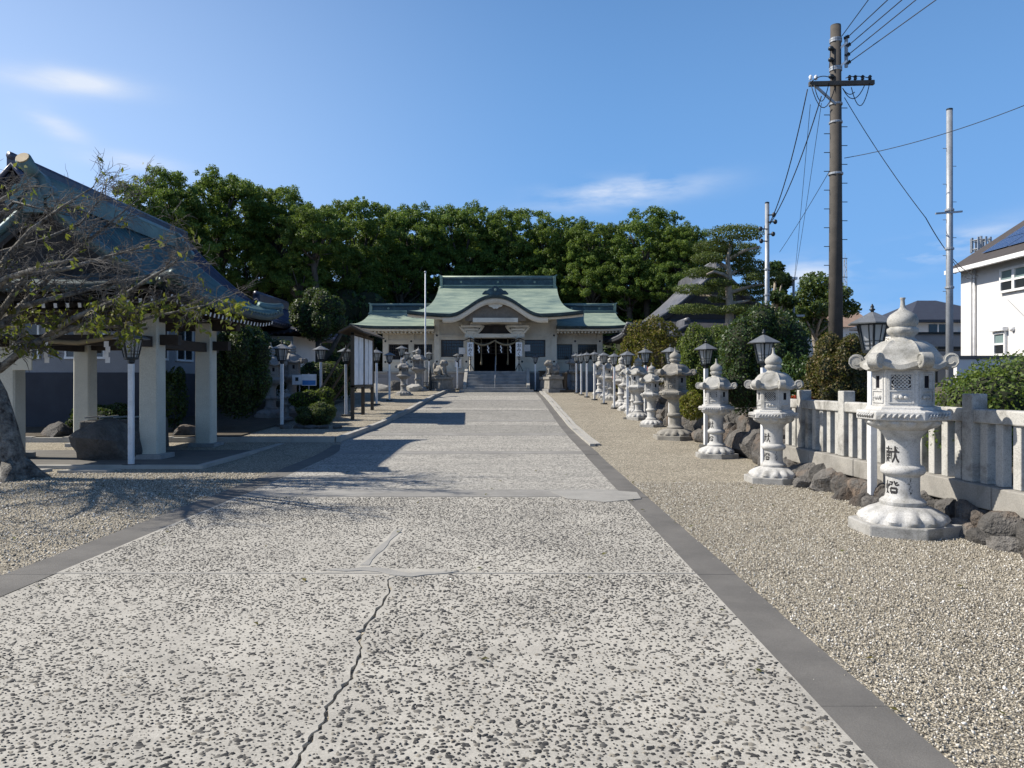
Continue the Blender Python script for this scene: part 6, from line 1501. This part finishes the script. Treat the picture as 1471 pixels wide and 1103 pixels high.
sash(hs, (ya + yb) / 2, z0, z1, abs(ya - yb)); sash(hs, (ya + yb) / 2 - abs(ya - yb) - .14, z0, z1, abs(ya - yb))
ya, yb = hy(1431), hy(1446); sash(hs, (ya + yb) / 2, Z(508, 28.3) - .4, Z(480, 28.3) - .4, abs(ya - yb) * .9)
MB().box(-.22, -.001, min(ya, yb) - .1, max(ya, yb) + .1, Z(480, 28.3) - .3, Z(474, 28.3) - .3).build('shutter_box', M_window, hs, bevel=.02)
MB().ball((-.05, hy(1456), Z(472, 27.6) - .4), (.1, .09, .11)).build('vent_hood', M_window, hs, True)
# house with slate hip roof
h2_ = thing('slate_roof_house', (X(1352, 46), 48, .4), 'white house with dark slate hip roof and laundry on its balcony', 'house')
w0, w1 = X(1306, 46) - X(1352, 46), X(1400, 46) - X(1352, 46)
ez = Z(460, 46) - .4; az = Z(428, 48) - .4
MB().box(w0 + .4, w1 + 2, -2, 5, -.4, ez).build('wall', M_white_wall, h2_)
MB().add([(w0 - .3, -2.6, ez), (w1 + 2.6, -2.6, ez), (w1 + 2.6, 5.6, ez), (w0 - .3, 5.6, ez), (.4, 1.5, az), (1.6, 1.5, az), (w0 - .3, -2.6, ez - .15), (w1 + 2.6, -2.6, ez - .15), (w1 + 2.6, 5.6, ez - .15), (w0 - .3, 5.6, ez - .15)], [(0, 1, 5, 4), (1, 2, 5), (2, 3, 4, 5), (3, 0, 4), (0, 6, 7, 1), (3, 9, 6, 0), (6, 9, 8, 7)]).build('roof', M_slate, h2_)
wn2 = MB().box(-.75, .35, -2.03, -2.002, Z(482, 46) - .4, Z(466, 46) - .4).build('window', M_glass_dark, h2_)
MB().box(-.25, -.17, -2.05, -2.031, Z(482, 46) - .4, Z(466, 46) - .4).build('window_frame', M_window, wn2)
MB().box(1.0, w1 + 2, -3.2, -2.05, Z(492, 46) - .4, Z(476, 45) - .4).build('balcony', M_white_wall, h2_)
for i in range(5): tag(MB().box(X(1352, 46) + 1.15 + .16 * i, X(1352, 46) + 1.28 + .16 * i, 44.7, 44.73, Z(477, 45), Z(466 + (i % 2) * 2, 45)).build('garment', M_teal if i % 2 else M_paper), ('teal garment' if i % 2 else 'white garment') + ' drying on the balcony of the slate-roofed house', 'laundry', 'laundry on the balcony')
gw = thing('carport', (X(1352, 38), 38, .4), 'low dark carport with grey wall before the slate-roofed house', 'carport')
MB().box(X(1310, 38) - X(1352, 38), X(1398, 38) - X(1352, 38), .0, .2, -.2, Z(480, 38) - .4).build('wall', M_greywall, gw); MB().box(X(1308, 38) - X(1352, 38), X(1400, 38) - X(1352, 38), -.1, .25, Z(480, 38) - .4 + .002, Z(477, 38) - .4).build('wall_cap', M_dark_metal, gw)
MB().box(X(1330, 36) - X(1352, 38), X(1400, 36) - X(1352, 38), -3, -.5, Z(503, 36) - .4, Z(499, 36) - .4).build('roof', M_dark_metal, gw)
for px in (1334, 1392): MB().box(X(px, 36) - X(1352, 38), X(px, 36) - X(1352, 38) + .1, -2.6, -2.5, -.3, Z(503, 36) - .4).build('post', M_dark_metal, gw)
lw = thing('garden_wall', (X(1400, 24), 24, .4), 'long pale block wall with dark coping behind the green hedge', 'wall')
MB().box(X(1372, 24) - X(1400, 24), X(1520, 24) - X(1400, 24), -.1, .1, -.2, Z(516, 24) - .4).build('wall', M_white_wall, lw); MB().box(X(1370, 24) - X(1400, 24), X(1520, 24) - X(1400, 24), -.14, .14, Z(516, 24) - .398, Z(511, 24) - .4).build('coping', M_border, lw)
h3_ = thing('tan_roof_house', (X(1225, 60), 60, .5), 'distant house with tan tiled roof behind the concrete pole', 'house')
MB().box(-2.2, 1.4, 0, 6, -.5, Z(470, 60) - .5).build('wall', M_white_wall, h3_); MB().add([(-2.5, -.5, Z(470, 60) - .5), (1.7, -.5, Z(470, 60) - .5), (1.7, 3, Z(446, 62) - .5), (-2.5, 3, Z(446, 62) - .5), (1.7, 6.5, Z(470, 60) - .5), (-2.5, 6.5, Z(470, 60) - .5)], [(0, 1, 2, 3), (3, 2, 4, 5), (0, 3, 5), (1, 4, 2)]).build('roof', M_tan_roof, h3_)
h4_ = thing('far_white_house', (X(1160, 44), 44, .5), 'distant white gabled house seen between the bush and the concrete pole', 'house')
MB().box(-1.4, 1.6, 0, 4, -.5, Z(480, 44) - .5).build('wall', M_white_wall, h4_); MB().add([(-1.7, -.3, Z(480, 44) - .5), (1.9, -.3, Z(480, 44) - .5), (1.9, 2, Z(462, 46) - .5), (-1.7, 2, Z(462, 46) - .5), (1.9, 4.3, Z(480, 44) - .5), (-1.7, 4.3, Z(480, 44) - .5)], [(0, 1, 2, 3), (3, 2, 4, 5), (0, 3, 5), (1, 4, 2)]).build('roof', M_tan_roof, h4_)
# lattice mast and antenna platform far off
lm = thing('lattice_mast', (X(1214, 110), 110, 1), 'thin far lattice radio mast beside the concrete pole', 'mast')
m = MB(); hh = Z(372, 110) - 1
for a in range(3):
    q = [(.5 * math.cos(a * 2.1) * (1 - .6 * t), .5 * math.sin(a * 2.1) * (1 - .6 * t), hh * t) for t in (0, 1)]; m.tube(q, .05, 4)
for i in range(26):
    z = hh * i / 26; a, b_ = (i % 3) * 2.1, (i % 3 + 1) * 2.1; s = .5 * (1 - .6 * i / 26); m.tube([(s * math.cos(a), s * math.sin(a), z), (s * math.cos(b_), s * math.sin(b_), z + hh / 26)], .035, 4)
m.build('lattice', M_steel, lm); MB().tube([(0, 0, hh), (0, 0, hh + .8)], .03, 4).build('tip', M_steel, lm)
am = thing('antenna_tower', (X(1409, 85), 85, 1), 'far antenna platform on a mast above the white house roof', 'mast')
zt = Z(352, 85) - 1; MB().tube([(0, 0, 0), (0, 0, zt + 1.0)], .16, 8).build('mast', M_steel, am)
m = MB()
for z in (zt - .5, zt + .5):
    q = [(.95 * math.cos(a), .95 * math.sin(a), z) for a in np.linspace(0, 6.283, 9)]; m.tube(q, .06, 5); 
    for a in np.linspace(0, 6.283, 5)[:-1]: m.tube([(0, 0, z), (.95 * math.cos(a), .95 * math.sin(a), z)], .05, 4)
m.build('platform', M_steel, am)
for a in np.linspace(0, 6.283, 9)[:-1]: MB().box(.95 * math.cos(a) - .1, .95 * math.cos(a) + .1, .95 * math.sin(a) - .06, .95 * math.sin(a) + .06, zt - .8, zt + .8).build('panel_antenna', M_steel, am)

# fallen leaves
n = 150; lx = RNG.uniform(-7, 3.5, n); ly = RNG.uniform(3.2, 13, n); k = (lx > -.68 * ly) & (lx < .66 * ly) & ((lx < -2.6) | (lx > 1.3) | (RNG.uniform(0, 1, n) < .3))
P = np.stack([lx[k], ly[k], np.full(k.sum(), TOP + .012)], 1)
fl_ = obj('fallen_leaves', leaf_mesh('fallen_leaves', P, np.tile([0, 0, 3.0], (len(P), 1)), .055, .6, .5), L_gold); fl_['kind'] = 'stuff'; fl_['label'] = 'dry fallen leaves scattered on path and gravel'; fl_['category'] = 'leaves'
